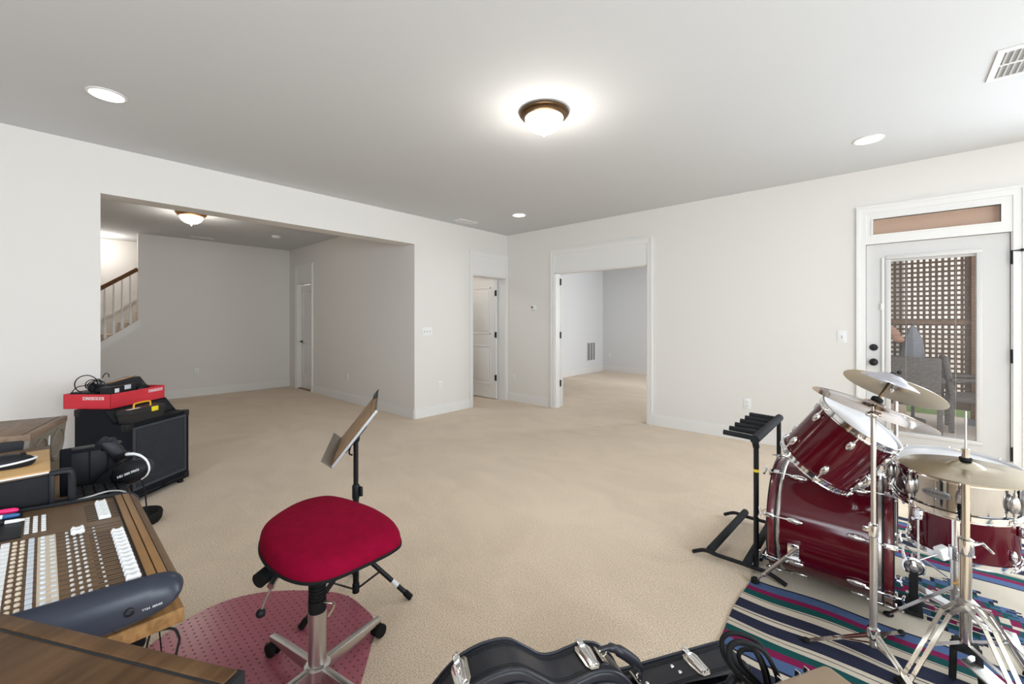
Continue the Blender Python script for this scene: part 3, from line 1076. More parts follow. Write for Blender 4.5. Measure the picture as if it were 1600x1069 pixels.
for k in range(16):
    for y in (.036, .0475, .058):
        knob('knobw', .0031, .0032, near[k], y)
for k in range(16):
    knob('pale', .0042, .004, near[k], -.001)
    knob('cream', .0040, .004, near[k], -.031)
    knob('cream', .0040, .004, near[k], -.042)
# small push buttons and caps in ranks
def button(m, w, l, h, x, y):
    key = (m, w, l)
    if key not in protos:
        protos[key] = MB().box((0, 0, h / 2), (w, l, h), h * .3).build('push_button', M[m], con, 20)
        c = protos[key]
    else:
        c = protos[key].copy()
        COL.objects.link(c)
    c.location = Vector((x, y, cz(y))) - con.location
    c.rotation_euler = (-sl_, 0, 0)


for k in range(16):
    button('pale', .0165, .009, .003, near[k], -.018)
    button('pale', .008, .0075, .0018, near[k], .0128)
    button('pale', .006, .004, .0015, near[k], .080)
    button('white', .017, .013, .003, near[k], -.0555)
for x in far[:8]:
    for y in (.000, -.0135, -.027):
        button('white', .009, .008, .003, x, y)
b = MB(con)
on_top(b, near[15] - .011, near[0] + .011, -.009, .0185, .0006)
b.build('scale_panel', M['cream'], con, 0)
b = MB(con)
on_top(b, CX0 + .004, -1.464, -.40, -.034, .004)
on_top(b, CX0 + .002, CX0 + .012, -.40, .14, .008, .002)
b.build('meter_panel', M['blackp'], con, 20)
# headphone socket and print on the end cheek
b = MB(con)
b.lathe([(.0075, 0), (.0075, .004), (.005, .005), (.005, .001)], (CX1 + .0, .106, .778), (1, 0, 0), 20)
b.build('headphone_socket', M['black'], con)
lettering('cheek_print', 'TT24  SERIES', .005, Matrix(((0, 0, 1, CX1 + .0022), (1, 0, 0, .139), (0, 1, 0, .772), (0, 0, 0, 1))), M['silver'], con, .030)

# ---------------------------------------------------------------- pens on the console
for lab, y0, y1, m, r, z in (('pink highlighter pen lying across the console, topmost of the pens', -.16, -.044, 'pink', .0065, .862),
                             ('white and blue marker pen lying beside the pink highlighter', -.17, -.048, 'white', .0055, .858),
                             ('slim black ballpoint pen with a white tip, beside the marker', -.18, -.040, 'black', .0042, .853)):
    x0 = {'pink': -1.655, 'white': -1.615, 'black': -1.575}[m]
    zz = cz(-.1) + .004 + r
    t = thing('pen', lab, 'pen', (x0, -.1, zz), group='pens on the console')
    d = Vector((.10, 1, -.08)).normalized()
    L0 = (y1 - y0) / 2
    MB().cyl(-d * L0, d * L0 * .55, r, None, 12).build('barrel', M[m], t)
    MB().lathe([(r * 1.05, 0), (r * 1.05, L0 * .3), (r * .6, L0 * .45)], d * L0 * .55, d, 12).build('cap', M['pink' if m == 'pink' else 'blue' if m == 'white' else 'white'], t)

# ---------------------------------------------------------------- computer keyboard and white cable
t = thing('computer_keyboard', 'compact dark computer keyboard between the console and the black panelled case', 'keyboard', (-1.84, .12, .742))
MB(t).box((-1.845, .122, .758), (.29, .135, .02), .005).build('case', M['brown'], t)
b = MB(t)
for i in range(10):
    for j in range(5):
        b.box((-1.962 + i * .026, .172 - j * .0255, .773), (.0225, .0225, .012), .003)
b.build('keys', M['blackp'], t, 30)
t = thing('charging_cable', 'white charging cable lying over the dark keyboard', 'cable', (-1.78, .1, .785))
MB(t).tube([(-1.775, .015, .79), (-1.784, .046, .789), (-1.80, .093, .788), (-1.812, .136, .788), (-1.775, .168, .787), (-1.715, .172, .782), (-1.688, .184, .768), (-1.685, .186, .750)], .0024, 8, sub=8).build('cord', M['white'], t)
MB(t).box((-1.776, .022, .79), (.010, .034, .007), .002).build('plug', M['white'], t)

# ---------------------------------------------------------------- rack unit with board, mouse
t = thing('rack_unit', 'black rack unit with rounded handle brackets at the far end of the console', 'rack unit', (-1.86, -.2, .742))
b = MB(t)
b.bb(-2.045, -1.69, -.47, .012, .742, .902, .003)
b.build('body', M['blackp'], t)
MB(t).bb(-2.047, -1.684, -.472, .014, .902, .908, .001).build('lid', M['walnut2'], t)
b = MB(t)
b.bb(-1.69, -1.684, -.47, .012, .745, .90)
for y in (-.03, -.012):
    b.bb(-1.684, -1.682, y - .002, y + .002, .845, .875)
b.build('face_plate', M['black'], t, 0)
b = MB(t)
b.tube([(-1.678, .012, .905), (-1.678, .040, .905), (-1.678, .052, .893), (-1.678, .052, .80), (-1.678, .052, .75)], .0085, 8, sub=4)
b.bb(-1.688, -1.672, .010, .020, .75, .905, .002).bb(-1.686, -1.682, .012, .05, .75, .83)
b.build('handle_bracket', M['black'], t)
t.location.x -= .014
t = thing('clipboard', 'tan board with white paper under it on the rack unit', 'clipboard', (-1.78, -.1, .908))
MB(t).bb(-1.95, -1.672, -.33, .010, .9095, .913, .001).build('paper', M['white'], t)
MB(t).bb(-1.955, -1.675, -.33, .012, .913, .917, .001).build('board', M['tan'], t)
t.location.x -= .012
t = thing('computer_mouse', 'black computer mouse with a silver band on the tan board', 'mouse', (-1.80, -.068, .917), 1.35)
b = MB()
b.sph((0, 0, .012), 1, (.055, .030, .024), 24)
b.v = [Vector((p.x, p.y, max(p.z, .0005))) for p in b.v]
b.build('shell', M['blackp'], t)
b = MB()
b.tube([(.056 * math.cos(a), .031 * math.sin(a), .013 + .006 * math.cos(a)) for a in [2 * PI * k / 40 for k in range(40)]], .0028, 8, True)
b.build('band', M['silver'], t)
MB().cyl((.03, -.004, .031), (.03, .004, .031), .006, None, 12).build('wheel', M['rubber'], t)

# ---------------------------------------------------------------- black slatted panel box behind the keyboard
t = thing('equipment_case', 'black panelled equipment case standing behind the dark keyboard', 'case', (-2.1, .09, .742))
b = MB(t)
b.bb(-2.09, -2.03, .036, .19, .742, .885, .004)
b.build('shell', M['blackp'], t)
b = MB(t)
for y in (.06, .105, .15):
    b.bb(-2.03, -2.027, y - .002, y + .002, .75, .875)
b.bb(-2.03, -2.022, .062, .19, .876, .888, .002).bb(-2.03, -2.02, .036, .062, .742, .896, .002)
b.build('trim', M['tolex'], t, 0)

# ---------------------------------------------------------------- headphones hung on the case corner
HO = Vector((-.012, -.016, -.006))
hp = thing('headphones', 'black headphones with a silver yoke hung at the corner of the black case', 'headphones', (-2.0, .2, .742))


def toward(x, y, d, c=(0, 0, 1.32)):
    return Vector((x, y, 0))


nrm_ = Vector((.75, -.55, .37)).normalized()          # the way the ear cup looks out
b = MB(hp)
b.bar((-2.052, .128, .872), (-2.028, .152, .904), .042, .022, nrm_, .009)
b.bar((-2.034, .148, .903), (-1.990, .186, .833), .042, .024, nrm_, .009)
b.build('headband', M['leather'], hp)
b = MB(hp)
b.tube([(-2.028, .160, .899), (-2.006, .176, .866)], .012, 10)
b.box((-2.026, .154, .903), (.030, .030, .008), .003, Matrix.Rotation(.8, 3, 'Z'))
b.build('head_cushion', M['foam'], hp)
b = MB(hp)
b.bar((-1.992, .168, .842), (-1.952, .198, .862), .022, .020, nrm_, .006)
b.build('slider', M['blackp'], hp)
F = frame((-1.912, .194, .812), nrm_, (.62, .62, .42))
b2 = MB(hp, F @ Matrix.Diagonal((1, .66, 1, 1)))
b2.lathe([(.0, .024), (.024, .022), (.044, .014), (.054, .002), (.056, -.008), (.050, -.014)], (0, 0, 0), (0, 0, 1), 40)
cup = b2.build('ear_cup', M['blackp'], hp)
b2 = MB(hp, F @ Matrix.Diagonal((1, .68, 1, 1)))
b2.lathe([(.048, -.013), (.057, -.018), (.058, -.032), (.046, -.038)], (0, 0, 0), (0, 0, 1), 40)
b2.build('ear_pad', M['leather'], hp)
F2 = frame((-1.962, .172, .775), -nrm_, (.62, .62, .42))
b2 = MB(hp, F2 @ Matrix.Diagonal((1, .68, 1, 1)))
b2.lathe([(.0, .020), (.040, .012), (.054, -.004), (.057, -.022), (.046, -.028)], (0, 0, 0), (0, 0, 1), 40)
b2.build('ear_cup', M['blackp'], hp)
MB(hp).tube([(-1.950, .195, .862), (-1.918, .188, .868), (-1.902, .202, .870), (-1.886, .217, .865), (-1.871, .23, .852), (-1.863, .237, .834), (-1.862, .238, .815), (-1.868, .232, .797), (-1.881, .221, .784)], [.0052, .0050, .0042, .0036, .0032, .0028, .0024, .002], 8, sub=4).build('yoke', M['white'], hp)
lettering('cup_print', 'HD 280 PRO', .010, F @ Matrix.Translation((.006, -.013, .0222)), M['silver'], cup, .06, .002, .0002)
MB(hp).tube([(-1.883, .219, .786), (-1.873, .228, .75), (-1.868, .232, .696), (-1.863, .237, .648), (-1.85, .25, .45), (-1.83, .27, .15), (-1.80, .28, .012), (-1.75, .22, .008)], .0022, 6, sub=6).build('cord', M['rubber'], hp)


# ---------------------------------------------------------------- loudspeakers
def speaker(label, loc, rz, L, D, Hh, top_m):
    """front faces local +y, length along x; origin at the bottom centre of the front"""
    t = thing('loudspeaker', label, 'speaker', loc, rz, 'walnut loudspeakers')
    MB().prism([(-D, .0), (-.012 - .02, .0), (-.012, Hh - .018), (-D, Hh - .018)], -L / 2, L / 2, Matrix(((0, 0, 1, 0), (1, 0, 0, 0), (0, 1, 0, 0), (0, 0, 0, 1))), .002).build('cabinet', M['black'], t)
    MB().bb(-L / 2 - .002, L / 2 + .002, -D, 0, Hh - .018, Hh, .002).build('top_panel', M[top_m], t)
    MB().bb(-L / 2 - .003, L / 2 + .003, -.016, .002, Hh - .020, Hh + .0012, .002).build('edge_strip', M[top_m], t)
    MB().bb(-L / 2, L / 2, -.0195, -.0165, Hh - .006, Hh + .0004).build('groove', M['slot'], t, 0)
    b = MB()
    b.prism([(-.032, .004), (-.020, .004), (0, Hh - .02), (-.012, Hh - .02)], -L / 2, L / 2, Matrix(((0, 0, 1, 0), (1, 0, 0, 0), (0, 1, 0, 0), (0, 0, 0, 1))))
    b.build('baffle', M['taupe'], t)
    nrm = Vector((0, Hh, -.02)).normalized()
    for x in (-L * .26, L * .22):
        R = min(L * .19, Hh * .36)
        c = Vector((x, -.008, Hh * .56))
        MB().lathe([(R, 0), (R, .005), (R * .93, .007), (R * .88, .002), (R * .80, .004), (R * .70, .001), (R * .3, -.012), (R * .26, -.004), (0, .004)], c, nrm, 36).build('woofer', M['taupe'], t)
    for sx in ((-1, 1) if L > .4 else ()):
        MB().bb(sx * (L / 2 + .001), sx * (L / 2 + .010), -.05, .004, Hh - .16, Hh - .001).build('corner_cap', M['black'], t, 0)
    MB().box((-L * .02, -.004, Hh * .72), (.008, .004, .035), .001).build('badge', M['silver'], t)
    return t


speaker('pale walnut loudspeaker with two woofers standing beyond the rack unit', (-2.235, .015, .742), -.288, .315, .24, .208, 'walnut2')
speaker('dark walnut loudspeaker cabinet nearest the viewer, below the console end', (-.70, .035, 0.0), math.atan2(.4456, .83), .42, .34, .95, 'walnut')

# ---------------------------------------------------------------- under and beside the desk
t = thing('power_conditioner', 'black box on the carpet under the oak desk edge', 'box', (-2.40, .20, 0))
MB().box((0, 0, .11), (.34, .16, .22), .02).build('housing', M['blackp'], t)
MB().box((.1715, 0, .11), (.004, .12, .16), .001).build('face', M['black'], t)
t = thing('hanging_cable', 'thin black cord hanging from the oak desk corner onto the carpet', 'cord', (-1.1, .15, .7))
MB(t).tube([(-1.09, .05, .705), (-1.085, .16, .70), (-1.09, .186, .67), (-1.14, .19, .60), (-1.22, .18, .40), (-1.26, .12, .10), (-1.30, .02, .008)], .0025, 6, sub=8).build('cord', M['rubber'], t)
t = thing('trailing_cable', 'thin black cord trailing from under the desk to the black box', 'cord', (-1.3, .15, .7))
MB(t).tube([(-1.20, .03, .705), (-1.22, .15, .66), (-1.36, .17, .52), (-1.60, .18, .30), (-2.22, .19, .14)], .0022, 6, sub=8).build('cord', M['rubber'], t)
t = thing('foot_switch', 'small round black foot pedal on the carpet beside the amplifier', 'pedal', (-3.62, .43, 0), .4)
MB().lathe([(.085, 0), (.10, .02), (.105, .06), (.098, .075), (.085, .07), (.075, .045), (0, .04)], (0, 0, 0), (0, 0, 1), 28).build('housing', M['rubber'], t)
MB().lathe([(.03, .04), (.03, .055), (.02, .06), (0, .06)], (0, 0, 0), (0, 0, 1), 16).build('button', M['black'], t)

# ================================================================== AMPLIFIER STACK
FL, FR = Vector((-3.998, .395, 0)), Vector((-4.325, .805, 0))
ux = (FR - FL).normalized()          # along the front
AW = (FR - FL).length
az = math.atan2(ux.y, ux.x)
# local: x along the front (0..AW), y = back into the cabinet is +y rotated; front faces local -y
amp = thing('bass_amplifier', 'black bass amplifier with a square mesh grille in front of the wide opening', 'amplifier', FL, az)
ZF, ZT, AD = .584, .685, .40
prof = [(0, .03), (0, ZF), (.11, ZF), (.20, ZT), (AD, ZT), (AD, .03)]
MB().prism(prof, 0, AW, YZ, .006).build('cabinet', M['tolex'], amp)
b = MB()
gx0, gx1, gz0, gz1 = .035, AW - .035, .10, ZF - .03
for q in ((gx0, gx1, gz0, gz0 + .016), (gx0, gx1, gz1 - .016, gz1), (gx0, gx0 + .016, gz0 + .016, gz1 - .016), (gx1 - .016, gx1, gz0 + .016, gz1 - .016)):
    b.bb(q[0], q[1], -.008, .002, q[2], q[3])
b.build('grille_frame', M['grille'], amp)
b = MB()
k = gx0 + .02
while k < gx1 - .01:
    b.bb(k - .0023, k + .0023, -.005, -.002, gz0, gz1)
    k += .0135
k = gz0 + .02
while k < gz1 - .01:
    b.bb(gx0, gx1, -.0058, -.0028, k - .0023, k + .0023)
    k += .0135
b.build('grille', M['grille'], amp, 0)
cx, czz, R = (gx0 + gx1) / 2 + .01, (gz0 + gz1) / 2, .185
b = MB()
b.bb(gx0, gx1, .0004, .0016, gz0, gz1)
b.build('baffle', M['slot'], amp, 0)
MB().lathe([(R, 0), (R, -.004), (R * .94, -.0045), (R * .92, -.0005), (R * .6, -.0005), (R * .35, -.001), (0, -.0022)], (cx, .001, czz), (0, 1, 0), 48).build('speaker_cone', M['foam'], amp)
b = MB()
b.tube([(.03, -.004, .055), (AW * .48, -.004, .055)], .007, 8).tube([(AW * .55, -.004, .055), (AW - .04, -.004, .055)], .007, 8)
b.build('lower_bar', M['black'], amp)
for x in (.02, AW - .02):
    for y in (.03, AD - .04):
        MB().cyl((x + (.03 if x < .2 else -.03), y, 0), (x + (.03 if x < .2 else -.03), y, .032), .02, None, 14).build('foot', M['rubber'], amp)
for x, y, z in ((.0, .0, ZF), (AW, .0, ZF), (.0, AD, ZT), (AW, AD, ZT), (0, 0, .03), (AW, 0, .03)):
    sx, sz = (1 if x < .2 else -1), (-1 if z > .2 else 1)
    sy = 1 if y < .2 else -1
    MB().box((x + sx * .022, y + sy * .022, z + sz * .022), (.050, .050, .050), .006).build('corner_protector', M['black'], amp)
cp = MB()
Mp = frame((0, 0, 0), (0, -(ZT - ZF), .09), (1, 0, 0))
Mp.translation = Vector((AW / 2, .155, (ZF + ZT) / 2))
cp2 = MB(M=Mp)
cp2.box((0, 0, .001), (AW - .04, .105, .004), .001)
cp2.build('control_panel', M['foam'], amp)
for k in range(9):
    kb = MB(M=Mp)
    kb.lathe([(.011, 0), (.010, .014), (0, .014)], (-AW / 2 + .06 + k * .048, -.01, .003), (0, 0, 1), 14)
    kb.build('knob', M['black'], amp)

# toolbox on the front shelf
t = thing('toolbox', 'small black toolbox with a yellow handle on the amplifier shelf', 'toolbox', FL + ux * .005 + Vector((0, 0, ZF)), az)
Mt = Matrix.Translation((.155, .048, 0))
b = MB(M=Mt)
for z0, z1, w0, w1, d0, d1 in ((0, .062, .27, .292, .078, .096), (.064, .098, .296, .290, .100, .094)):
    vs = []
    for z, w, dd in ((z0, w0, d0), (z1, w1, d1)):
        vs += [(-w / 2, -dd / 2, z), (w / 2, -dd / 2, z), (w / 2, dd / 2, z), (-w / 2, dd / 2, z)]
    b.add(vs, [[3, 2, 1, 0], [4, 5, 6, 7], [0, 1, 5, 4], [1, 2, 6, 5], [2, 3, 7, 6], [3, 0, 4, 7]])
b.build('shell', M['toolbox'], t, 20)
MB(M=Mt).tube([(-.085, -.02, .096), (-.085, -.02, .122), (-.07, -.02, .135), (.03, -.02, .135), (.045, -.02, .122), (.045, -.02, .096)], .006, 8, sub=4).build('handle', M['yellow'], t)
MB(M=Mt).box((.05, -.052, .076), (.052, .012, .036), .004).build('latch', M['yellow2'], t)
MB(M=Mt).bb(-.13, -.04, -.03, -.005, .0985, .1005).build('label', M['white'], t)

# red cardboard tray on top
RB = Vector((-4.165, .321, ZT))
rx = Vector((-.305, .352, 0)).normalized()
raz = math.atan2(rx.y, rx.x)
RW, RD, RH = .460, .345, .105
tr = thing('cardboard_tray', 'shallow red cardboard tray with white lettering on top of the amplifier', 'tray', RB, raz)
b = MB()
b.bb(0, RW, 0, RD, 0, .003)
for q in ((0, RW, 0, .004), (0, RW, RD - .004, RD), (0, .004, 0, RD), (RW - .004, RW, 0, RD)):
    b.bb(q[0], q[1], q[2], q[3], 0, RH)
b.build('tray', M['redbox'], tr, 0)
WT = Matrix.Translation(RB) @ Matrix.Rotation(raz, 4, 'Z')
lettering('printed_name', 'ROCKOSONICS', .03, WT @ frame((RW - .085, -.0006, RH - .026), (0, -1, 0), (-1, 0, 0)), M['white'], tr, .13, .0004, .0008)
lettering('printed_name', 'ROCKOSONICS', .03, WT @ frame((-.0006, .125, RH - .028), (-1, 0, 0), (0, 1, 0)), M['white'], tr, .155, .0004, .0008)


def rloc(x, y, z):
    p = WT @ Vector((x, y, z))
    return p


t = thing('power_supply', 'flat black power supply box in the corner of the red tray near the wall', 'power supply', rloc(.10, .23, .003), raz)
MB().box((0, 0, .056), (.16, .18, .112), .006).build('housing', M['blackp'], t)
MB().box((-.082, 0, .09), (.003, .10, .012), .001).build('socket', M['grey'], t)
t = thing('adapter_box', 'black box with two pale stickers inside the red tray', 'box', rloc(.13, .065, .003), raz)
MB().box((0, 0, .075), (.22, .07, .15), .004).build('housing', M['black'], t)
MB().box((-.05, -.0355, .118), (.034, .001, .030), .0003).build('sticker', M['white'], t)
MB().box((.035, -.0355, .132), (.052, .001, .032), .0003).build('sticker', M['pale'], t)
t = thing('carry_case', 'long black carry case with a sloping end lying across the red tray', 'case', rloc(.24, .17, .105), raz)
b = MB()
b.prism([(-.17, .0), (.20, -.02), (.185, .005), (.12, .085), (.02, .088), (-.16, .062)], -.06, .06, Matrix(((1, 0, 0, 0), (0, 0, -1, 0), (0, 1, 0, .0), (0, 0, 0, 1))), .008)
b.build('shell', M['leather'], t)
MB().box((-.03, -.055, .080), (.22, .02, .006), .002, Matrix.Rotation(-.13, 3, 'Y')).build('zip_flap', M['amber'], t)
lettering('case_print', 'AKG', .02, Matrix.Translation(rloc(.24, .17, .105)) @ Matrix.Rotation(raz, 4, 'Z') @ frame((.152, -.03, .048), (.77, 0, .63), (0, 1, 0)), M['silver'], t, .04)
t = thing('webcam', 'small dark round device beside the stickered box in the red tray', 'device', rloc(.31, .05, .003), raz)
MB().sph((0, 0, .10), .042, (1.2, .8, .8), 16).cyl((0, 0, 0), (0, 0, .1), .02).build('housing', M['blackp'], t)
MB().lathe([(.02, 0), (.02, .012), (.012, .012), (.010, .006), (0, .006)], (0, -.030, .10), (0, -1, 0), 18).build('lens', M['black'], t)
t = thing('cable_bundle', 'tangle of black cables looping up from the red tray', 'cable', rloc(.06, .2, .11), raz)
rnd = random.Random(11)
b = MB()
for k in range(7):
    a = rnd.uniform(-.5, 1.2)
    cxx, cyy, R1 = rnd.uniform(-.02, .05), rnd.uniform(-.05, .02), rnd.uniform(.03, .055)
    tilt = rnd.uniform(.2, 1.2)
    b.tube([(cxx + R1 * math.cos(q) * math.cos(a), cyy + R1 * math.cos(q) * math.sin(a), .03 + R1 * math.sin(q) * math.sin(tilt) + .012 * k * .5) for q in [2 * PI * j / 18 for j in range(18)]], .0032, 6, True)
b.tube([(-.01 + .062 * math.cos(q) * .5, .03 + .062 * math.cos(q) * -.86, .062 + .064 * math.sin(q)) for q in [2 * PI * j / 28 for j in range(28)]], .0034, 6, True)
b.tube([(.05, -.03, .10), (.06, -.04, .13), (.075, -.05, .125), (.09, -.04, .10)], .003, 6, sub=5)
b.tube([(-.05, .10, .0), (-.03, .08, .04), (.0, .05, .05), (.04, .0, .05)], .003, 6, sub=5)
b.build('loops', M['rubber'], t)

# ================================================================== STOOL, MAT, MUSIC STAND
t = thing('chair_mat', 'maroon studded plastic chair mat on the carpet under the red stool', 'chair mat', (-1.9, .4, 0))
outl = [(-1.70, .975), (-1.80, .980), (-1.93, .968), (-2.06, .90), (-2.22, .755), (-2.29, .65), (-2.318, .56), (-2.31, .46), (-2.27, .36), (-2.20, .26), (-2.05, .17), (-1.6, -.05), (-1.30, .30), (-1.25, .55), (-1.36, .70), (-1.45, .79), (-1.56, .885), (-1.63, .938)]
P = spline([Vector((x, y, 0)) for x, y in outl], 5, True)
MB(t).prism([(p.x, p.y) for p in P], .001, .005).build('sheet', M['mats'], t, 30)
b = MB(t)
for i in range(-40, 40):
    for j in range(-40, 40):
        x, y = -1.8 + i * .03 + (.015 if j % 2 else 0), .45 + j * .026
        ins = False
        for a in range(len(P)):
            p, q = P[a], P[(a + 1) % len(P)]
            if (p.y > y) != (q.y > y) and x < (q.x - p.x) * (y - p.y) / (q.y - p.y) + p.x:
                ins = not ins
        if ins:
            b.add([(x + .0046 * math.cos(k * PI / 3), y + .0046 * math.sin(k * PI / 3), .0049) for k in range(6)] + [(x + .003 * math.cos(k * PI / 3), y + .003 * math.sin(k * PI / 3), .0064) for k in range(6)], [[6, 7, 8, 9, 10, 11]] + [[k, (k + 1) % 6, 6 + (k + 1) % 6, 6 + k] for k in range(6)])
b.build('studs', mat('chair_mat_stud', (0.15, 0.03, 0.05), 0.45), t, 0)

SX, SY = -1.529, .657
stool = thing('office_stool', 'crimson swivel stool on a steel cross base standing on the maroon mat', 'stool', (SX, SY, .005))
so = [(-1.701, .523), (-1.792, .566), (-1.866, .656), (-1.899, .745), (-1.880, .83), (-1.813, .875), (-1.680, .909), (-1.536, .929), (-1.433, .925), (-1.364, .895), (-1.343, .85), (-1.338, .79), (-1.337, .712), (-1.342, .630), (-1.37, .570), (-1.43, .530), (-1.52, .508), (-1.613, .506)]
P = spline([Vector((x, y, 0)) for x, y in so], 6, True)
cx, cy = sum(p.x for p in P) / len(P), sum(p.y for p in P) / len(P)
b = MB(stool)
rings = [(.90, .488), (.985, .492), (1.0, .502), (1.0, .515), (.988, .528), (.955, .541), (.90, .550), (.80, .556), (.65, .559), (.5, .560), (.35, .560), (.2, .560), (.02, .560)]
n = len(P)
vs = []
for s, z in rings:
    for p in P:
        q_ = max(0, min(1, (cx + (p.x - cx) * s + 1.62) / .30))
        sag = -.018 * q_ * q_ * (3 - 2 * q_) + .012 * (1 - s) * (1 if z > .5 else 0)
        vs.append((cx + (p.x - cx) * s, cy + (p.y - cy) * s, z + sag))
fs = [[i * n + k, i * n + (k + 1) % n, (i + 1) * n + (k + 1) % n, (i + 1) * n + k] for i in range(len(rings) - 1) for k in range(n)]
fs.append(list(range(n))[::-1])
fs.append([(len(rings) - 1) * n + k for k in range(n)])
b.add(vs, fs)
b.build('seat', M['velvet'], stool, 60)
b = MB(stool)
b.tube([(cx + (p.x - cx) * .992, cy + (p.y - cy) * .992, .494 - .016 * max(0, min(1, (p.x + 1.62) / .30))) for p in P], .0065, 8, True)
b.prism([(cx + (p.x - cx) * .97, cy + (p.y - cy) * .97) for p in P], .478, .490)
b.build('seat_shell', M['rubber'], stool)
b = MB(stool)
b.cyl((SX, SY, .32), (SX, SY, .482), .0235, None, 24).cyl((SX, SY, .279), (SX, SY, .322), .0302, None, 28)
for k in range(11):
    b.ring((SX, SY, .330 + k * .0125), (0, 0, 1), .0255, .0046, 24, 6)
b.build('bellows', M['rubber'], stool)
MB(stool).lathe([(.0305, .07), (.0305, .280), (.0295, .2805), (.0295, .29)], (SX, SY, 0), (0, 0, 1), 32).lathe([(.044, .052), (.044, .088), (.036, .094), (.031, .096)], (SX, SY, 0), (0, 0, 1), 32).build('column', M['steel'], stool)
b = MB(stool)
b.bb(SX - .06, SX + .06, SY - .05, SY + .05, .455, .482, .004)
b.bar((SX, SY, .455), (-1.60, .565, .446), .04, .03, (0, 0, 1), .006)
b.bar((-1.58, .582, .448), (-1.632, .530, .436), .058, .045, (0, 0, 1), .012)
b.cyl((-1.64, .565, .44), (-1.605, .49, .43), .026, None, 18)
b.build('tilt_bracket', M['rubber'], stool)
b = MB(stool)
b.cyl((-1.590, .54, .425), (-1.566, .515, .415), .012, None, 14)
b.tube([(-1.575, .525, .415), (-1.588, .505, .36), (-1.594, .498, .335)], .0045, 8)
b.build('tilt_lever', M['steel'], stool)
MB(stool).sph((-1.596, .495, .322), .0155, n=16).build('lever_knob', M['black'], stool)
MB(stool).tube([(SX + .02, SY + .01, .312), (-1.488, .685, .311), (-1.478, .694, .306), (-1.482, .690, .285), (-1.490, .680, .262)], .0042, 8, sub=2).build('clamp_key', M['nickel'], stool)
ang = [math.atan2(.921 - SY, -1.581 - SX), 0, 0, 0]
a0 = math.atan2(.921 - SY, -1.581 - SX)
for k in range(4):
    a = a0 + k * PI / 2
    d = Vector((math.cos(a), math.sin(a), 0))
    s = Vector((-d.y, d.x, 0))
    c0 = Vector((SX, SY, 0))
    b = MB(stool)
    Mx = frame(c0, s, d)
    Mx.translation = c0 + Vector((0, 0, 0)) - s * .0
    # side profile in (along d, up): local x = d, local y = up
    Mx = Matrix((d, Vector((0, 0, 1)), -s)).transposed().to_4x4() if False else Matrix(((d.x, 0, s.x, c0.x), (d.y, 0, s.y, c0.y), (0, 1, 0, 0), (0, 0, 0, 1)))
    b.prism([(.036, .046), (.13, .050), (.222, .062), (.285, .066), (.285, .084), (.20, .088), (.036, .090)], -.0125, .0125, Mx, .003)
    b.build('base_leg', M['steel'], stool)
    w = MB(stool)
    p = c0 + d * .268
    w.cyl(p + Vector((0, 0, .045)), p + Vector((0, 0, .072)), .008, None, 10)
    off = s * .0
    for sg in (-1, 1):
        w.lathe([(.012, 0), (.024, .001), (.0265, .005), (.0265, .013), (.024, .017), (.012, .018)], p + d * .012 + s * (sg * .004 if sg > 0 else -.022) + Vector((0, 0, .0318)), s, 22)
    w.box(p + d * .006 + Vector((0, 0, .046)), (.03, .016, .03), .006, Matrix.Rotation(a, 3, 'Z'))
    w.build('caster', M['rubber'], stool)

MX, MY = -1.864, .98
ms = thing('music_stand', 'black folding music stand with a tilted desk behind the crimson stool', 'music stand', (MX, MY, 0))
MB(ms).cyl((MX, MY, .045), (MX, MY, .50), .0135, None, 18).build('lower_tube', M['black'], ms)
MB(ms).cyl((MX, MY, .50), (MX, MY, .765), .0112, None, 16).build('upper_tube', M['black'], ms)
MB(ms).lathe([(.0155, .485), (.0170, .49), (.0170, .545), (.0135, .552)], (MX, MY, 0), (0, 0, 1), 18).box((MX + .020, MY + .014, .52), (.022, .012, .045), .004).build('clutch', M['blackp'], ms)
feet = [Vector((-1.686, 1.159, .012)), Vector((-1.866, .732, .012)), Vector((-2.07, 1.08, .012))]
for k, f in enumerate(feet):
    d = (f - Vector((MX, MY, 0)))
    d.z = 0
    d.normalize()
    L = (f - Vector((MX, MY, 0))).length
    top = Vector((MX, MY, .235)) + d * .016
    leg = MB(ms).tube([top, f], .0108, 12).build('leg', M['black'], ms)
    q = f + (top - f).normalized() * .035
    MB(ms).tube([f - (top - f).normalized() * .004, q], .0140, 12).build('rubber_tip', M['rubber'], leg)
    mid = top + (f - top) * .42
    b = MB(ms)
    b.bar(Vector((MX, MY, .065)) + d * .012, mid, .004, .018, d.cross(Vector((0, 0, 1))))
    b.build('brace', M['black'], ms)
    if k == 0:
        a, c = f + (top - f) * .25, f + (top - f) * .36
        MB(ms).tube([a, c], .0113, 14).build('sticker', M['white'], ms)
MB(ms).lathe([(.017, .215), (.019, .225), (.019, .255), (.0145, .262)], (MX, MY, 0), (0, 0, 1), 18).lathe([(.016, .045), (.016, .085), (.0135, .09)], (MX, MY, 0), (0, 0, 1), 18).build('collar', M['blackp'], ms)
lettering('tube_print', 'On-Stage', .012, Matrix.Translation((MX + .0, MY, 0)) @ frame((.0078 * .2, -.0118 * 1.0, .43), (.15, -1, 0), (0, 0, -1)), M['silver'], ms, .05, .0004)
wv = Vector((-.335, .205, 0)).normalized() if False else Vector((-.854, .520, 0)).normalized()
nb, nt = Vector((-1.760, .813, .697)), Vector((-1.664, .971, .933))
upv = (nt - nb).normalized()
LB = (nt - nb).length
nv = wv.cross(upv).normalized()
if nv.z < 0:
    nv = -nv
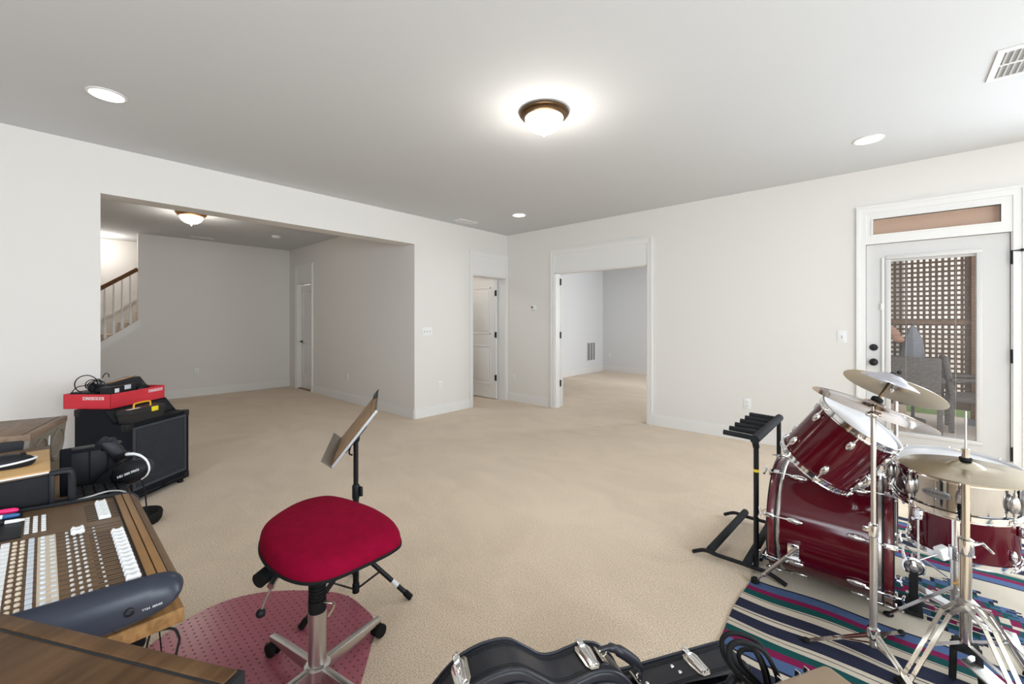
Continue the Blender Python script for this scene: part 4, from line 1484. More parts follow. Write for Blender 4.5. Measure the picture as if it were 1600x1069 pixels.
# nv: out of the reading face (up and toward the reader)
W = .47
FD = Matrix((wv, upv, wv.cross(upv))).transposed().to_4x4()
FD.translation = nb
sgn = 1 if wv.cross(upv).dot(nv) > 0 else -1
b = MB(ms, FD)
b.box((W / 2, LB / 2, -.004 * sgn), (W, LB - .01, .003), .001)
b.box((W / 2, .0, .022 * sgn), (W, .003, .056), .001)
b.tube([(W * .5, LB * .15, -.012 * sgn), (W * .5, LB * .6, -.010 * sgn)], .010, 10)
b.build('desk', M['taupe'], ms)
b = MB(ms, FD)
b.box((.003, LB / 2, -.004 * sgn), (.010, LB - .006, .011), .002)
b.build('edge_strip', M['grey'], ms)
b = MB(ms, FD)
b.box((W * .45, LB * .42, -.016 * sgn), (W * .5, LB * .5, .018), .006)
b.build('back_bracket', M['black'], ms)
b = MB(ms)
b.tube([(MX, MY, .755), FD @ Vector((W / 2, LB * .36, -.018 * sgn))], .014, 12)
b.sph((MX, MY, .765), .018, (1, 1, 1.2), 14)
b.build('tilt_joint', M['blackp'], ms)
b = MB(ms)
b.tube([(MX - .012, MY - .016, .745), (MX - .018, MY - .024, .70), (MX - .008, MY - .012, .69)], .004, 8, sub=3)
b.build('joint_lever', M['blackp'], ms)
b = MB(ms, FD)
b.bb(.02, .06, LB * .45, LB * .62, -.0068 * sgn, -.0058 * sgn)
b.build('label', M['white'], ms, 0)
cb = thing('clipboard', 'brown hardboard clipboard resting on the music stand desk', 'clipboard', nb + Vector((0, 0, .02)))
b = MB(cb, FD)
b.box((W / 2, LB / 2 - .006, .001 * sgn), (W - .014, LB - .012, .005), .001)
b.build('board', M['hard'], cb)
b = MB(cb, FD)
b.box((W / 2, LB / 2 - .016, .0045 * sgn), (W - .05, LB - .05, .002), .0005)
b.build('paper', M['hard'], cb)
b = MB(cb, FD)
b.box((W * .88, LB - .014, .006 * sgn), (.10, .03, .012), .003)
b.tube([(W * .88 - .03, LB - .002, .008 * sgn), (W * .88, LB + .016, .012 * sgn), (W * .88 + .03, LB - .002, .008 * sgn)], .003, 6)
b.build('clip', M['black'], cb)

# ================================================================== RUG
BANDS = [(.375, 'C'), (.385, 'K'), (.44, 'B'), (.475, 'R'), (.52, 'G'), (.527, 'C'), (.532, 'K'), (.575, 'C'), (.58, 'K'), (.65, 'N'), (.662, 'C'), (.667, 'K'), (.69, 'C'), (.695, 'K'), (.75, 'N'),
         (.755, 'K'), (.775, 'C'), (.779, 'K'), (.805, 'C'), (.85, 'G'), (.885, 'R'), (.94, 'B'), (.952, 'K'), (.99, 'C'), (.995, 'K'), (1.05, 'N'), (1.09, 'C'), (1.14, 'G')]


def rug_colour(x, v):
    d = abs(v - 2.80)
    bands = BANDS
    c = 'N'
    for t, k in bands:
        if d < t:
            c = k
            break
    if d < .375:
        # woven lozenges with serrated, stepped sides along the middle field
        for mx, rx, ry in ((.24, .33, .30), (-.66, .36, .26), (1.15, .33, .30)):
            step = .022
            dx = abs(x - mx) + .028 * ((int(v / .0248)) % 2)
            dy = int(abs(v - 2.80) / step) * step
            q = dx / rx + dy / ry
            if q < 1.0:
                return 'R' if q < .30 else 'G' if q < .46 else 'C' if q < .55 else 'R' if q < .66 else 'G' if q < .80 else 'B' if q < .95 else 'K'
    return c


keys = 'CKBRGN'
rug_m = [mat('rug_cream', (0.60, 0.53, 0.43), .95, var=.12, vscale=300, bump=.5, bscale=350, spec=.1),
         mat('rug_black', (0.018, 0.018, 0.03), .95, spec=.1),
         mat('rug_blue', (0.09, 0.145, 0.29), .95, var=.35, vscale=260, bump=.5, bscale=350, spec=.1),
         mat('rug_maroon', (0.22, 0.014, 0.075), .95, var=.2, vscale=260, bump=.5, bscale=350, spec=.1),
         mat('rug_green', (0.012, 0.085, 0.085), .95, var=.3, vscale=260, bump=.5, bscale=350, spec=.1),
         mat('rug_navy', (0.032, 0.035, 0.065), .95, var=.35, vscale=260, bump=.5, bscale=350, spec=.1)]
rug = MB()
RX0, RX1, RY0, RY1 = -.525, 1.35, 1.62, 3.85
NX = 118
edges = sorted(set([round(2.80 + sg * t, 4) for t, k in BANDS for sg in (-1, 1)] + [round(2.428 + .0124 * k, 4) for k in range(61)] + [RY0, RY1]))
edges = [e for e in edges if RY0 <= e <= RY1]
NY = len(edges) - 1


def rug_pos(x, v):
    w = .010 * math.sin(x * 5 + v * 2) + .006 * math.sin(x * 14 + 1 + v * 3)
    e = min(1, max(0, (x - RX0) / .12))
    z = .0055 + e * (.0035 * math.sin(v * 34 + 3 * math.sin(x * 3)) * max(0, min(1, (2.35 - v) / .12)) + .0015 * math.sin(x * 13 + v * 7))
    return Vector((x + .006 * math.sin(v * 11) * (1 - e), v - w, max(.003, z)))


for e_ in edges:
    for i in range(NX + 1):
        rug.v.append(rug_pos(RX0 + (RX1 - RX0) * i / NX, e_))
for j in range(NY):
    for i in range(NX):
        a = j * (NX + 1) + i
        rug.f.append([a, a + 1, a + NX + 2, a + NX + 1])
        rug.mi.append(keys.index(rug_colour(RX0 + (RX1 - RX0) * (i + .5) / NX, (edges[j] + edges[j + 1]) / 2)))
o = rug.build('blanket_rug', None, None, 60, rug_m)
tag(o, 'striped blanket rug in blue, maroon, green and cream under the drum kit', 'rug')


# ================================================================== DRUMS
def lug_pair(b, p, n, ax, L, W):
    """teardrop lug casing at p, n = outward, ax = along the shell"""
    F = frame(p, n, ax)
    m = MB(M=None)
    m.T = b.T @ F
    m.lathe([(.0, 0)], (0, 0, 0)) if False else None
    m.sph((0, 0, .006), 1, (L, W, .011), 14)
    b.v, b.f, b.mi = b.v + m.v, b.f + [[i + 0 for i in f] for f in m.f] if not b.f else b.f, b.mi
    return m


def lug(par, T, p, n, ax, L=.030, W=.013, s=1):
    """one lug casing with its boss, as its own part"""
    F = frame(p, n, ax)
    m = MB()
    m.T = T @ F
    m.sph((0, 0, .007), 1, (L, W, .012), 16)
    m.cyl((L * .3 * s, 0, .010), (L * 1.15 * s, 0, .012), .0055, .0045, 10)
    return m.build('lug', M['chrome'], par)


def inv_of(t):
    return (Matrix.Translation(t.location) @ t.rotation_euler.to_matrix().to_4x4()).inverted()


# ---------------------------------------------------------------- bass drum, axis along X
BY, BZ, BR = 2.66, .292, .272
X0, X1 = -.45, .02
bd = thing('bass_drum', 'large wine-red bass drum lying on its side on the striped rug', 'drum', (-.21, BY, 0))
T = inv_of(bd)
MB(bd).lathe([(BR, -.405), (BR, -.035)], (0, BY, BZ), (1, 0, 0), 96, False).build('shell', M['red'], bd)
for x0, x1, nm in ((X0, -.412, 'M'), (-.018, X1, 'M')):
    MB(bd).lathe([(BR - .004, x0), (BR + .009, x0 + .002), (BR + .012, x0 + .006), (BR + .012, x1 - .006), (BR + .009, x1 - .002), (BR - .004, x1)], (0, BY, BZ), (1, 0, 0), 96, False).build('hoop', M['reddark' if nm == 'M' else 'black'], bd)
    b = MB(bd)
    b.ring((x0 + .002, BY, BZ), (1, 0, 0), BR + .0105, .0026, 96, 6)
    b.ring((x1 - .002, BY, BZ), (1, 0, 0), BR + .0105, .0026, 96, 6)
    b.build('hoop_edge', M['black'], bd)
MB(bd).lathe([(BR + .003, -.412), (BR + .005, -.408), (BR + .005, -.398), (BR + .0005, -.395)], (0, BY, BZ), (1, 0, 0), 96, False).build('head_rim', M['steel'], bd)
MB(bd).lathe([(BR + .003, -.018), (BR + .005, -.022), (BR + .005, -.032), (BR + .0005, -.036)], (0, BY, BZ), (1, 0, 0), 96, False).build('head_rim', M['steel'], bd)
MB(bd).lathe([(BR, -.425), (0, -.425)], (0, BY, BZ), (1, 0, 0), 64, False).build('front_head', M['black'], bd)
MB(bd).lathe([(BR, -.006), (0, -.006)], (0, BY, BZ), (1, 0, 0), 64, False).build('batter_head', M['head'], bd)
for k in range(8):
    a = math.radians(15 + 45 * k)
    n = Vector((0, -math.cos(a), math.sin(a)))
    c = Vector((0, BY, BZ))
    for s, xl, xh in ((-1, -.335, X0), (1, -.105, X1)):
        l = lug(bd, T, c + n * BR + Vector((xl, 0, 0)), n, (1, 0, 0), .036, .014, s)
        r = MB(bd)
        q = c + n * (BR + .016)
        r.cyl(q + Vector((xl + s * .03, 0, 0)), q + Vector((xh + s * .03, 0, 0)), .0034, None, 8)
        r.bar(q + Vector((xh + s * .004, 0, 0)) + n * .002, q + Vector((xh - s * .034, 0, 0)) + n * .004, .022, .010, n, .003)
        r.bar(q + Vector((xh + s * .006, 0, 0)) + n * .002, q + Vector((xh + s * .006, 0, 0)) - n * .022, .020, .010, (1, 0, 0), .003)
        tdir = n.cross(Vector((1, 0, 0)))
        r.tube([q + Vector((xh + s * .030, 0, 0)) - tdir * .026, q + Vector((xh + s * .024, 0, 0)), q + Vector((xh + s * .030, 0, 0)) + tdir * .026], .005, 8)
        r.build('claw_hook', M['chrome'], bd)
for sy in (-1, 1):
    p = Vector((-.335, BY + sy * (BR - .004), .225))
    b = MB(bd)
    b.box(p + Vector((0, sy * .012, .008)), (.05, .032, .062), .007)
    b.cyl(p + Vector((.03, sy * .028, -.03)), p + Vector((-.03, sy * .028, -.03)), .009, None, 12)
    b.build('spur_bracket', M['chrome'], bd)
    f = Vector((-.498, BY + sy * .275, .012))
    top = p + Vector((-.0, sy * .03, .006))
    d = (f - top).normalized()
    sp = MB(bd).tube([top - d * .03, f - d * .07], .0085, 12).tube([f - d * .075, f - d * .06], .0115, 12).tube([f - d * .06, f], .0045, 10).build('spur', M['steel'], bd)
    MB(bd).lathe([(.012, -.004), (.019, .0), (.019, .016), (.008, .026)], f + Vector((0, 0, -.004)), (0, 0, 1), 16).build('rubber_foot', M['rubber'], sp)
MB(bd).box((-.03, BY + .05, BZ + BR + .012), (.075, .07, .03), .006).build('tom_mount', M['chrome'], bd)

# ---------------------------------------------------------------- tom on its post
th, ph = .62, -.16
tn = Vector((math.sin(th) * math.cos(ph), math.sin(th) * math.sin(ph), math.cos(th)))
TC, TR, TL = Vector((-.093, 2.40, .875)), .155, .28
tom = thing('rack_tom', 'wine-red tom drum tilted above the bass drum, white head under the cymbal', 'drum', (-.17, 2.43, .56))
T = inv_of(tom)


def drum_body(par, c, n, R, L, m, hoop='chrome', hh=.022, nl=6, a0=0.0, style='tear', bottom_head=True):
    """c = centre of the top rim plane, n = up the axis"""
    T = inv_of(par)
    n = n.normalized()
    MB(par).lathe([(R, -L + .012), (R, -.012)], c, n, 72, False).build('shell', m, par)
    for h0, s, nm in ((0, 1, 'top'), (-L, -1, 'bottom')):
        prof = [(R + .003, -.016 * s), (R + .010, -.018 * s), (R + .010, -.012 * s), (R + .0055, -.011 * s), (R + .0055, .004 * s), (R + .010, .005 * s), (R + .010, .0085 * s), (R + .003, .0085 * s), (R + .003, -.016 * s)]
        b = MB(par)
        b.lathe([(r, h0 + h) for r, h in prof], c, n, 72, False)
        b.build('hoop', M[hoop], par, 30)
        MB(par).lathe([(R + .003, h0 - .006 * s), (R - .006, h0 - .001 * s), (0, h0 - .001 * s)], c, n, 72, False).build('drum_head', M['head'], par)
    x = Vector((0, 0, 1)).cross(n)
    if x.length < .05:
        x = Vector((1, 0, 0))
    x.normalize()
    y = n.cross(x)
    for k in range(nl):
        a = a0 + 2 * PI * k / nl
        o = x * math.cos(a) + y * math.sin(a)
        if style == 'tear':
            for h, s in ((-.062, 1), (-L + .062, -1)):
                p = c + n * h + o * R
                lug(par, T, p, o, n, .026, .014, s)
                r = MB(par)
                q = c + o * (R + .012)
                e = 0 if s > 0 else -L
                r.cyl(q + n * (h + .02 * s), q + n * (e + .010 * s), .0028, None, 8)
                r.box(q + n * (e - .012 * s), (.016, .016, .010), .003, frame((0, 0, 0), n, o).to_3x3())
                r.build('tension_rod', M['chrome'], par)
        else:
            p = c + n * (-L / 2) + o * R
            F = frame(p, o, n)
            m2 = MB()
            m2.T = T @ F
            m2.sph((0, 0, .010), 1, (.036, .0165, .017), 18)
            m2.cyl((-.03, 0, .014), (-.045, 0, .014), .006, None, 10).cyl((.03, 0, .014), (.045, 0, .014), .006, None, 10)
            m2.build('lug', M['steel'], par)
            r = MB(par)
            q = c + o * (R + .014)
            r.cyl(q - n * (L + .012), q + n * .012, .0028, None, 8)
            for e in (-.012, -L + .012):
                r.box(q + n * e - o * .003, (.018, .016, .012), .003, frame((0, 0, 0), n, o).to_3x3())
            r.build('tension_rod', M['chrome'], par)


drum_body(tom, TC, tn, TR, TL, M['red'], a0=.28)
side = Vector((math.cos(th), 0, -math.sin(th)))
q = TC + tn * (-TL * .72) + side * (TR + .012)
b = MB(tom)
b.box(q, (.03, .05, .06), .006, frame((0, 0, 0), tn, side).to_3x3())
b.build('mount_bracket', M['chrome'], tom)
post = thing('tom_holder', 'chrome tom holder post rising from the bass drum beside the tilted tom', 'drum mount', (-.0, BY + .05, BZ + BR + .02))
MB(post).cyl((-.0, BY + .05, BZ + BR + .01), (.0, BY + .05, .80), .0095, None, 16).build('post', M['steel'], post)
b = MB(post)
b.tube([(.0, BY + .05, .745), (.0, BY - .02, .75), q + side * .016], .008, 10)
b.sph((.0, BY + .05, .745), .02, n=14)
b.build('tom_arm', M['chrome'], post)
MB(post).lathe([(.014, .0), (.021, .004), (.021, .05), (.014, .054)], (.0, BY + .05, .60), (0, 0, 1), 18).box((.025, BY + .05, .625), (.03, .008, .018), .003).build('wing_clamp', M['chrome'], post)

# ---------------------------------------------------------------- floor tom
ft = thing('floor_tom', 'wine-red floor tom standing low behind the chrome snare drum', 'drum', (.27, 3.05, 0))
drum_body(ft, Vector((.27, 3.05, .575)), Vector((0, 0, 1)), .192, .385, M['red'], a0=.35)
for a in (3.9, 5.85, 1.7):
    o = Vector((math.cos(a), math.sin(a), 0))
    p = Vector((.27, 3.05, 0)) + o * .218
    b = MB(ft)
    b.tube([p + Vector((0, 0, .56)), p + Vector((0, 0, .12)), p + o * .03 + Vector((0, 0, .07)), p + o * .03 + Vector((0, 0, .02))], .0052, 10)
    lg = b.build('leg', M['chrome'], ft)
    MB(ft).lathe([(.010, .0), (.013, .004), (.012, .022), (.007, .028)], p + o * .03 + Vector((0, 0, .006)), (0, 0, 1), 14).build('rubber_foot', M['rubber'], lg)
    MB(ft).box(p - o * .006 + Vector((0, 0, .36)), (.04, .04, .05), .01, Matrix.Rotation(a, 3, 'Z')).cyl(p + Vector((0, 0, .34)), p + o * .03 + Vector((0, 0, .34)), .008, None, 10).build('leg_bracket', M['chrome'], ft)

# ---------------------------------------------------------------- snare on its stand
SN = Vector((.205, 2.52, .727))
sn = Vector((.0, -.085, .996)).normalized()
snare = thing('snare_drum', 'shiny chrome snare drum on a stand behind the hi-hat pole', 'drum', (.205, 2.53, .55))
vd = Vector((0, 0, .7)) - SN
vd = (vd - sn * vd.dot(sn)).normalized()
xd = Vector((0, 0, 1)).cross(sn).normalized()
if Vector((0, 0, 1)).cross(sn).length < .05:
    xd = Vector((1, 0, 0))
drum_body(snare, SN, sn, .186, .150, M['shellch'], nl=8, a0=math.atan2(vd.dot(sn.cross(xd)), vd.dot(xd)) + .09, style='oval')
# oval badge
bd_dir = (vd * math.cos(.27) + sn.cross(vd) * math.sin(-.27)).normalized()
BF = frame(SN - sn * .076 + bd_dir * .1865, bd_dir, (sn.cross(bd_dir)))
m2 = MB(snare, BF)
m2.prism([(.044 * math.cos(2 * PI * k / 40), .017 * math.sin(2 * PI * k / 40)) for k in range(40)], -.006, .0015, None, .0008)
bdg = m2.build('badge', M['badge'], snare)
lettering('badge_name', 'ROCKWOOD', .014, BF @ Matrix.Translation((0, .001, .0018)), M['slot'], bdg, .070, .0003)
o = (vd * math.cos(1.15) + sn.cross(vd) * math.sin(1.15)).normalized()
F = frame(SN - sn * .075 + o * .186, o, sn)
m2 = MB(snare, F)
m2.box((0, 0, .012), (.10, .03, .022), .005).tube([(.03, 0, .02), (.06, 0, .04)], .005, 8)
m2.build('strainer', M['steel'], snare)

ss = thing('snare_stand', 'chrome tripod snare stand under the chrome snare drum', 'stand', (.209, 2.522, 0))
SB = Vector((.209, 2.53, 0))
MB(ss).cyl(SB + Vector((0, 0, .34)), SB + Vector((0, 0, .545)), .0125, None, 18).build('upper_tube', M['chrome'], ss)
MB(ss).cyl(SB + Vector((0, 0, .11)), SB + Vector((0, 0, .36)), .016, None, 18).build('lower_tube', M['steel'], ss)
MB(ss).lathe([(.020, .33), (.022, .335), (.022, .38), (.016, .385)], SB, (0, 0, 1), 18).tube([SB + Vector((.02, -.01, .36)), SB + Vector((.05, -.03, .37))], .005, 8).build('collar', M['chrome'], ss)
for a in (.5, 2.6, 4.7):
    o = Vector((math.cos(a), math.sin(a), 0))
    b = MB(ss)
    b.tube([SB + Vector((0, 0, .54)), SB + o * .10 + Vector((0, 0, .545)), SB + o * .195 + Vector((0, 0, .552 - .085 * o.y * .19 / .19)), SB + o * .205 + Vector((0, 0, .60 - .085 * o.y * .2))], .007, 8)
    b.build('basket_arm', M['chrome'], ss)
    MB(ss).tube([SB + o * .205 + Vector((0, 0, .575 - .017 * o.y)), SB + o * .207 + Vector((0, 0, .61 - .017 * o.y))], .011, 10).build('rubber_tip', M['rubber'], ss)
for a in (3.25, 5.9, 1.5):
    o = Vector((math.cos(a), math.sin(a), 0)) * (.84 if a < 3.5 else 1)
    b = MB(ss)
    s = Vector((-o.y, o.x, 0))
    for k in (-1, 1):
        b.bar(SB + s * (k * .008) + Vector((0, 0, .22)), SB + o * .25 + s * (k * .006) + Vector((0, 0, .018)), .003, .013, s)
    lg = b.build('leg', M['steel'], ss)
    b = MB(ss)
    b.bar(SB + o * .012 + Vector((0, 0, .115)), SB + o * .13 + Vector((0, 0, .118)), .003, .012, s)
    b.build('brace', M['steel'], ss)
    MB(ss).sph(SB + o * .25 + Vector((0, 0, .016)), .014, (1.4, 1, .8), 12, Matrix.Rotation(a, 3, 'Z')).build('rubber_foot', M['rubber'], lg)
MB(ss).box(SB + Vector((.01, -.03, .245)), (.012, .012, .03), .003).tube([SB + Vector((-.01, -.02, .235)), SB + Vector((.03, -.04, .255))], .006, 8).build('wing_screw', M['wrap'], ss)


# ---------------------------------------------------------------- cymbals
def cymbal(name, label, c, n, R, m, bell=.26, rise=.014, bellh=.022, group='cymbals of the drum kit', wing=False):
    t = thing(name, label, 'cymbal', c, 0, group)
    prof = [(.006, rise + bellh), (R * bell * .5, rise + bellh * .86), (R * bell * .85, rise + bellh * .42), (R * bell, rise + bellh * .08), (R * bell * 1.08, rise)] + [(R * (bell * 1.08 + (1 - bell * 1.08) * q_), rise * h_) for q_, h_ in ((.33, .80), (.66, .48), (1, 0))]
    low = [(r, h - .0016) for r, h in prof[::-1]]
    b = MB()
    b.lathe(prof + low, (0, 0, 0), n, 96, False)
    b.build('bow', m, t, 30)
    return t


CP = Vector((-.043, 2.147, .993))
cn = Vector((.312, .276, .909)).normalized()
cymbal('crash_cymbal', 'bronze crash cymbal tilted over the tom, lowest on the tall chrome stand', CP - cn * .018, cn, .199, M['brass2'])
rod_end = Vector((.02, 2.20, 1.095))
rd = Vector((.066, .085, .097)).normalized()
rd = (Vector((.017, 2.235, 1.105)) - CP).normalized()
cymbal('splash_cymbal', 'small grey cymbal with a domed bell on the upper tip of the tall stand', CP + rd * .118, (Vector((.36, .0, .93)) + Vector((0, .12, 0))).normalized(), .094, M['hat'], .55, .016, .020)
UP = Vector((.02, 2.70, 1.008))
un = Vector((.307, .369, .877)).normalized()
cymbal('crash_cymbal', 'pale brushed crash cymbal behind the small domed cymbal, in front of the patio door', UP - un * .014, un, .196, M['brass3'])

cs = thing('cymbal_stand', 'tall chrome cymbal stand in front of the tom with a tilted rod', 'stand', (-.043, 2.145, 0))
PX = Vector((-.043, 2.145, 0))
MB(cs).cyl(PX + Vector((0, 0, .50)), PX + Vector((0, 0, .955)), .0085, None, 18).build('upper_tube', M['steel'], cs)
MB(cs).cyl(PX + Vector((0, 0, .06)), PX + Vector((0, 0, .52)), .0125, None, 20).build('lower_tube', M['steel'], cs)
MB(cs).lathe([(.016, .485), (.0175, .49), (.0175, .53), (.011, .536)], PX, (0, 0, 1), 18).box(PX + Vector((-.022, -.004, .51)), (.022, .008, .02), .003).build('collar', M['chrome'], cs)
MB(cs).lathe([(.018, .09), (.020, .095), (.020, .13), (.013, .135)], PX, (0, 0, 1), 18).build('leg_collar', M['chrome'], cs)
b = MB(cs)
b.sph(PX + Vector((0, 0, .958)), .017, (1, 1, .9), 14).cyl(PX + Vector((-.02, -.01, .958)), PX + Vector((.02, .01, .958)), .009, None, 12).tube([PX + Vector((0, 0, .96)), CP - rd * .004], .007, 10)
b.build('tilter', M['chrome'], cs)
b = MB(cs)
b.tube([CP - rd * .01, CP + rd * .135], .0048, 10)
b.build('threaded_rod', M['bronze'], cs)
MB(cs).cyl(CP + rd * .017, CP + rd * .032, .019, None, 20).build('felt', M['rubber'], cs)
b = MB(cs)
b.sph(CP + rd * .158, .008, n=10)
for s in (-1, 1):
    b.sph(CP + rd * .166 + Vector((s * .011, 0, s * .004)), .008, (1, .4, 1), 8)
b.build('wing_nut', M['black'], cs)
for f, h in ((Vector((-.25, 2.085, .012)), .10), (Vector((.04, 2.40, .012)), .10), (Vector((.09, 2.005, .012)), .11)):
    o = f - PX
    o.z = 0
    o.normalize()
    s = Vector((-o.y, o.x, 0))
    b = MB(cs)
    for k in (-1, 1):
        b.bar(PX + o * .014 + s * (k * .0075) + Vector((0, 0, h)), f + s * (k * .005), .0022, .011, s)
    lg = b.build('leg', M['nickel'], cs)
    MB(cs).sph(f, .013, (1.5, 1, .85), 12, Matrix.Rotation(math.atan2(o.y, o.x), 3, 'Z')).build('rubber_foot', M['rubber'], lg)
    MB(cs).bar(PX + o * .012 + Vector((0, 0, .07)), PX + o * .13 + Vector((0, 0, h * .47 + .008)), .0022, .009, s).build('brace', M['nickel'], cs)

c2 = thing('cymbal_stand', 'second cymbal stand, its slim post rising behind the tom and bass drum', 'stand', (.03, 3.02, 0))
PB = Vector((.03, 3.02, 0))
MB(c2).cyl(PB + Vector((0, 0, .10)), PB + Vector((0, 0, .93)), .0095, None, 16).build('tube', M['steel'], c2)
MB(c2).tube([PB + Vector((0, 0, .92)), PB + Vector((0, -.08, .97)), UP - un * .02], .007, 10).build('boom_arm', M['steel'], c2)
MB(c2).tube([UP - un * .03, UP + un * .05], .0045, 10).cyl(UP + un * .022, UP + un * .034, .014, None, 14).build('threaded_rod', M['chrome'], c2)
for a in (.3, 2.0, 4.2):
    o = Vector((math.cos(a), math.sin(a), 0))
    L_ = .12 if a > 4 else .2
    MB(c2).bar(PB + Vector((0, 0, .16)), PB + o * L_ + Vector((0, 0, .014)), .012, .006, (0, 0, 1)).build('leg', M['steel'], c2)

# ---------------------------------------------------------------- hi-hat
HX, HY = .2096, 2.241
HB = Vector((HX, HY, 0))
hn = Vector((-.022, -.017, 1)).normalized()
HC = Vector((HX, HY, .778))
cymbal('hi_hat_cymbal', 'upper hi-hat cymbal of bright bronze on the thin rod over the snare', HC, hn, .179, M['brass'], .27, .013, .020)
lo = cymbal('hi_hat_cymbal', 'lower hi-hat cymbal, upturned just beneath the upper bronze one', HC - hn * .004, -hn, .178, M['brass'], .27, .013, .016)
hs = thing('hi_hat_stand', 'chrome hi-hat stand with a thick pole and splayed legs on the rug', 'stand', (HX, HY, 0))
MB(hs).cyl(HB + Vector((0, 0, .50)), HB + Vector((0, 0, .742)), .0115, None, 20).build('upper_tube', M['nickel'], hs)
MB(hs).cyl(HB + Vector((0, 0, .14)), HB + Vector((0, 0, .52)), .0165, None, 24).build('lower_tube', M['nickel'], hs)
MB(hs).lathe([(.010, .742), (.016, .745), (.016, .752), (.009, .756)], HB, (0, 0, 1), 18).build('seat_cup', M['black'], hs)
MB(hs).cyl(HB + Vector((0, 0, .74)), HB + Vector((0, 0, .992)), .0032, None, 10).build('pull_rod', M['steel'], hs)
MB(hs).lathe([(.021, .47), (.0225, .475), (.0225, .525), (.014, .53)], HB, (0, 0, 1), 20).tube([HB + Vector((.02, .02, .505)), HB + Vector((.045, .04, .51)), HB + Vector((.075, .06, .475))], [.007, .006, .004], 8).build('collar', M['chrome'], hs)
MB(hs).cyl(HB + Vector((0, 0, .812)), HB + Vector((0, 0, .822)), .0175, None, 20).build('clutch_felt', M['rubber'], hs)
MB(hs).lathe([(.011, .822), (.011, .853), (.007, .856)], HB, (0, 0, 1), 16).tube([HB + Vector((-.008, 0, .845)), HB + Vector((-.03, -.01, .85))], .004, 8).build('clutch', M['nickel'], hs)
MB(hs).box(HB + Vector((.0, .03, .60)), (.032, .026, .034), .005).build('memory_lock', M['rubber'], hs)
MB(hs).lathe([(.024, .265), (.026, .27), (.026, .305), (.019, .31)], HB, (0, 0, 1), 20).build('leg_collar', M['steel'], hs)
for f, dep in ((Vector((.045, 2.085, .012)), 0), (Vector((.39, 2.41, .012)), 0), (Vector((.36, 1.98, .012)), 0)):
    o = f - HB
    o.z = 0
    L_ = o.length
    o.normalize()
    s = Vector((-o.y, o.x, 0))
    b = MB(hs)
    for k in (-1, 1):
        a0_ = HB + o * .02 + s * (k * .014) + Vector((0, 0, .288))
        a1_ = HB + o * (L_ * .32) + s * (k * .013) + Vector((0, 0, .262))
        b.bar(a0_, a1_, .003, .015, s)
        b.bar(a1_, f + s * (k * .012), .003, .015, s)
    lg = b.build('leg', M['nickel'], hs)
    MB(hs).bar(f - o * .02 + Vector((0, 0, .012)), f + o * .03, .028, .016, (0, 0, 1), .004).build('rubber_foot', M['rubber'], lg)
    MB(hs).bar(HB + o * .018 + Vector((0, 0, .15)), HB + o * (L_ * .62) + Vector((0, 0, .145)), .014, .003, (0, 0, 1)).build('brace', M['steel'], hs)
b = MB(hs)
b.box(HB + Vector((0, 0, .135)), (.07, .05, .03), .006).bar(HB + Vector((-.03, .0, .14)), HB + Vector((-.035, -.02, .01)), .014, .02, (1, 0, 0), .003).bar(HB + Vector((.03, .0, .14)), HB + Vector((.04, -.02, .01)), .014, .02, (1, 0, 0), .003)
b.build('pedal_frame', M['rubber'], hs)
b = MB(hs)
b.bar(HB + Vector((.16, -.10, .018)), HB + Vector((0, -.01, .10)), .07, .008, (0, 0, 1), .002)
b.build('footboard', M['steel'], hs)

# ---------------------------------------------------------------- kick pedal
kp = thing('kick_pedal', 'chrome and black kick pedal with a white beater at the bass drum', 'pedal', (.10, 2.64, 0))
b = MB(kp)
for y in (2.585, 2.70):
    b.box((.085, y, .12), (.028, .016, .215), .004)
b.box((.08, 2.642, .022), (.07, .15, .016), .003).box((.045, 2.642, .03), (.06, .06, .03), .004)
b.build('post', M['rubber'], kp)
b = MB(kp)
b.cyl((.085, 2.57, .225), (.085, 2.715, .225), .0085, None, 14)
b.lathe([(.020, 0), (.036, .002), (.040, .007), (.040, .016), (.034, .018), (.030, .012), (.012, .012), (.012, .022), (0, .022)], (.085, 2.598, .225), (0, -1, 0), 28)
b.cyl((.085, 2.575, .225), (.085, 2.56, .225), .014, None, 14)
b.build('cam_wheel', M['chrome'], kp)
bp = Vector((.168, 2.695, .268))
MB(kp).cyl((.085, 2.625, .23), bp, .0032, None, 10).build('beater_rod', M['steel'], kp)
bdv = (bp - Vector((.085, 2.625, .23))).normalized()
Mb = frame(bp + bdv * .02, bdv, (0, 0, 1))
m2 = MB(kp, Mb)
m2.prism(rounded(.055, .04, .01), -.022, .022, None, .006)
m2.build('beater', M['feltw'], kp)
b = MB(kp)
b.bar((.36, 2.642, .022), (.09, 2.642, .115), .075, .006, (0, 0, 1), .002)
b.build('footboard', M['steel'], kp)
b = MB(kp)
b.bar((.345, 2.642, .033), (.125, 2.642, .109), .05, .004, (0, 0, 1), .001)
b.build('foot_plate', M['white'], kp)
b = MB(kp)
b.box((.375, 2.642, .018), (.04, .09, .02), .004).tube([(.36, 2.61, .014), (.09, 2.61, .014)], .003, 6).tube([(.36, 2.67, .014), (.09, 2.67, .014)], .003, 6)
b.build('heel_plate', M['steel'], kp)
b = MB(kp)
b.tube([(.085, 2.735, .215), (.09, 2.74, .13), (.10, 2.74, .045)], .0038, 8)
for k in range(12):
    b.ring((.0855 + .0008 * k, 2.737, .16 - k * .006), (0, 0, 1), .008, .0016, 14, 5)
b.build('spring', M['chrome'], kp)

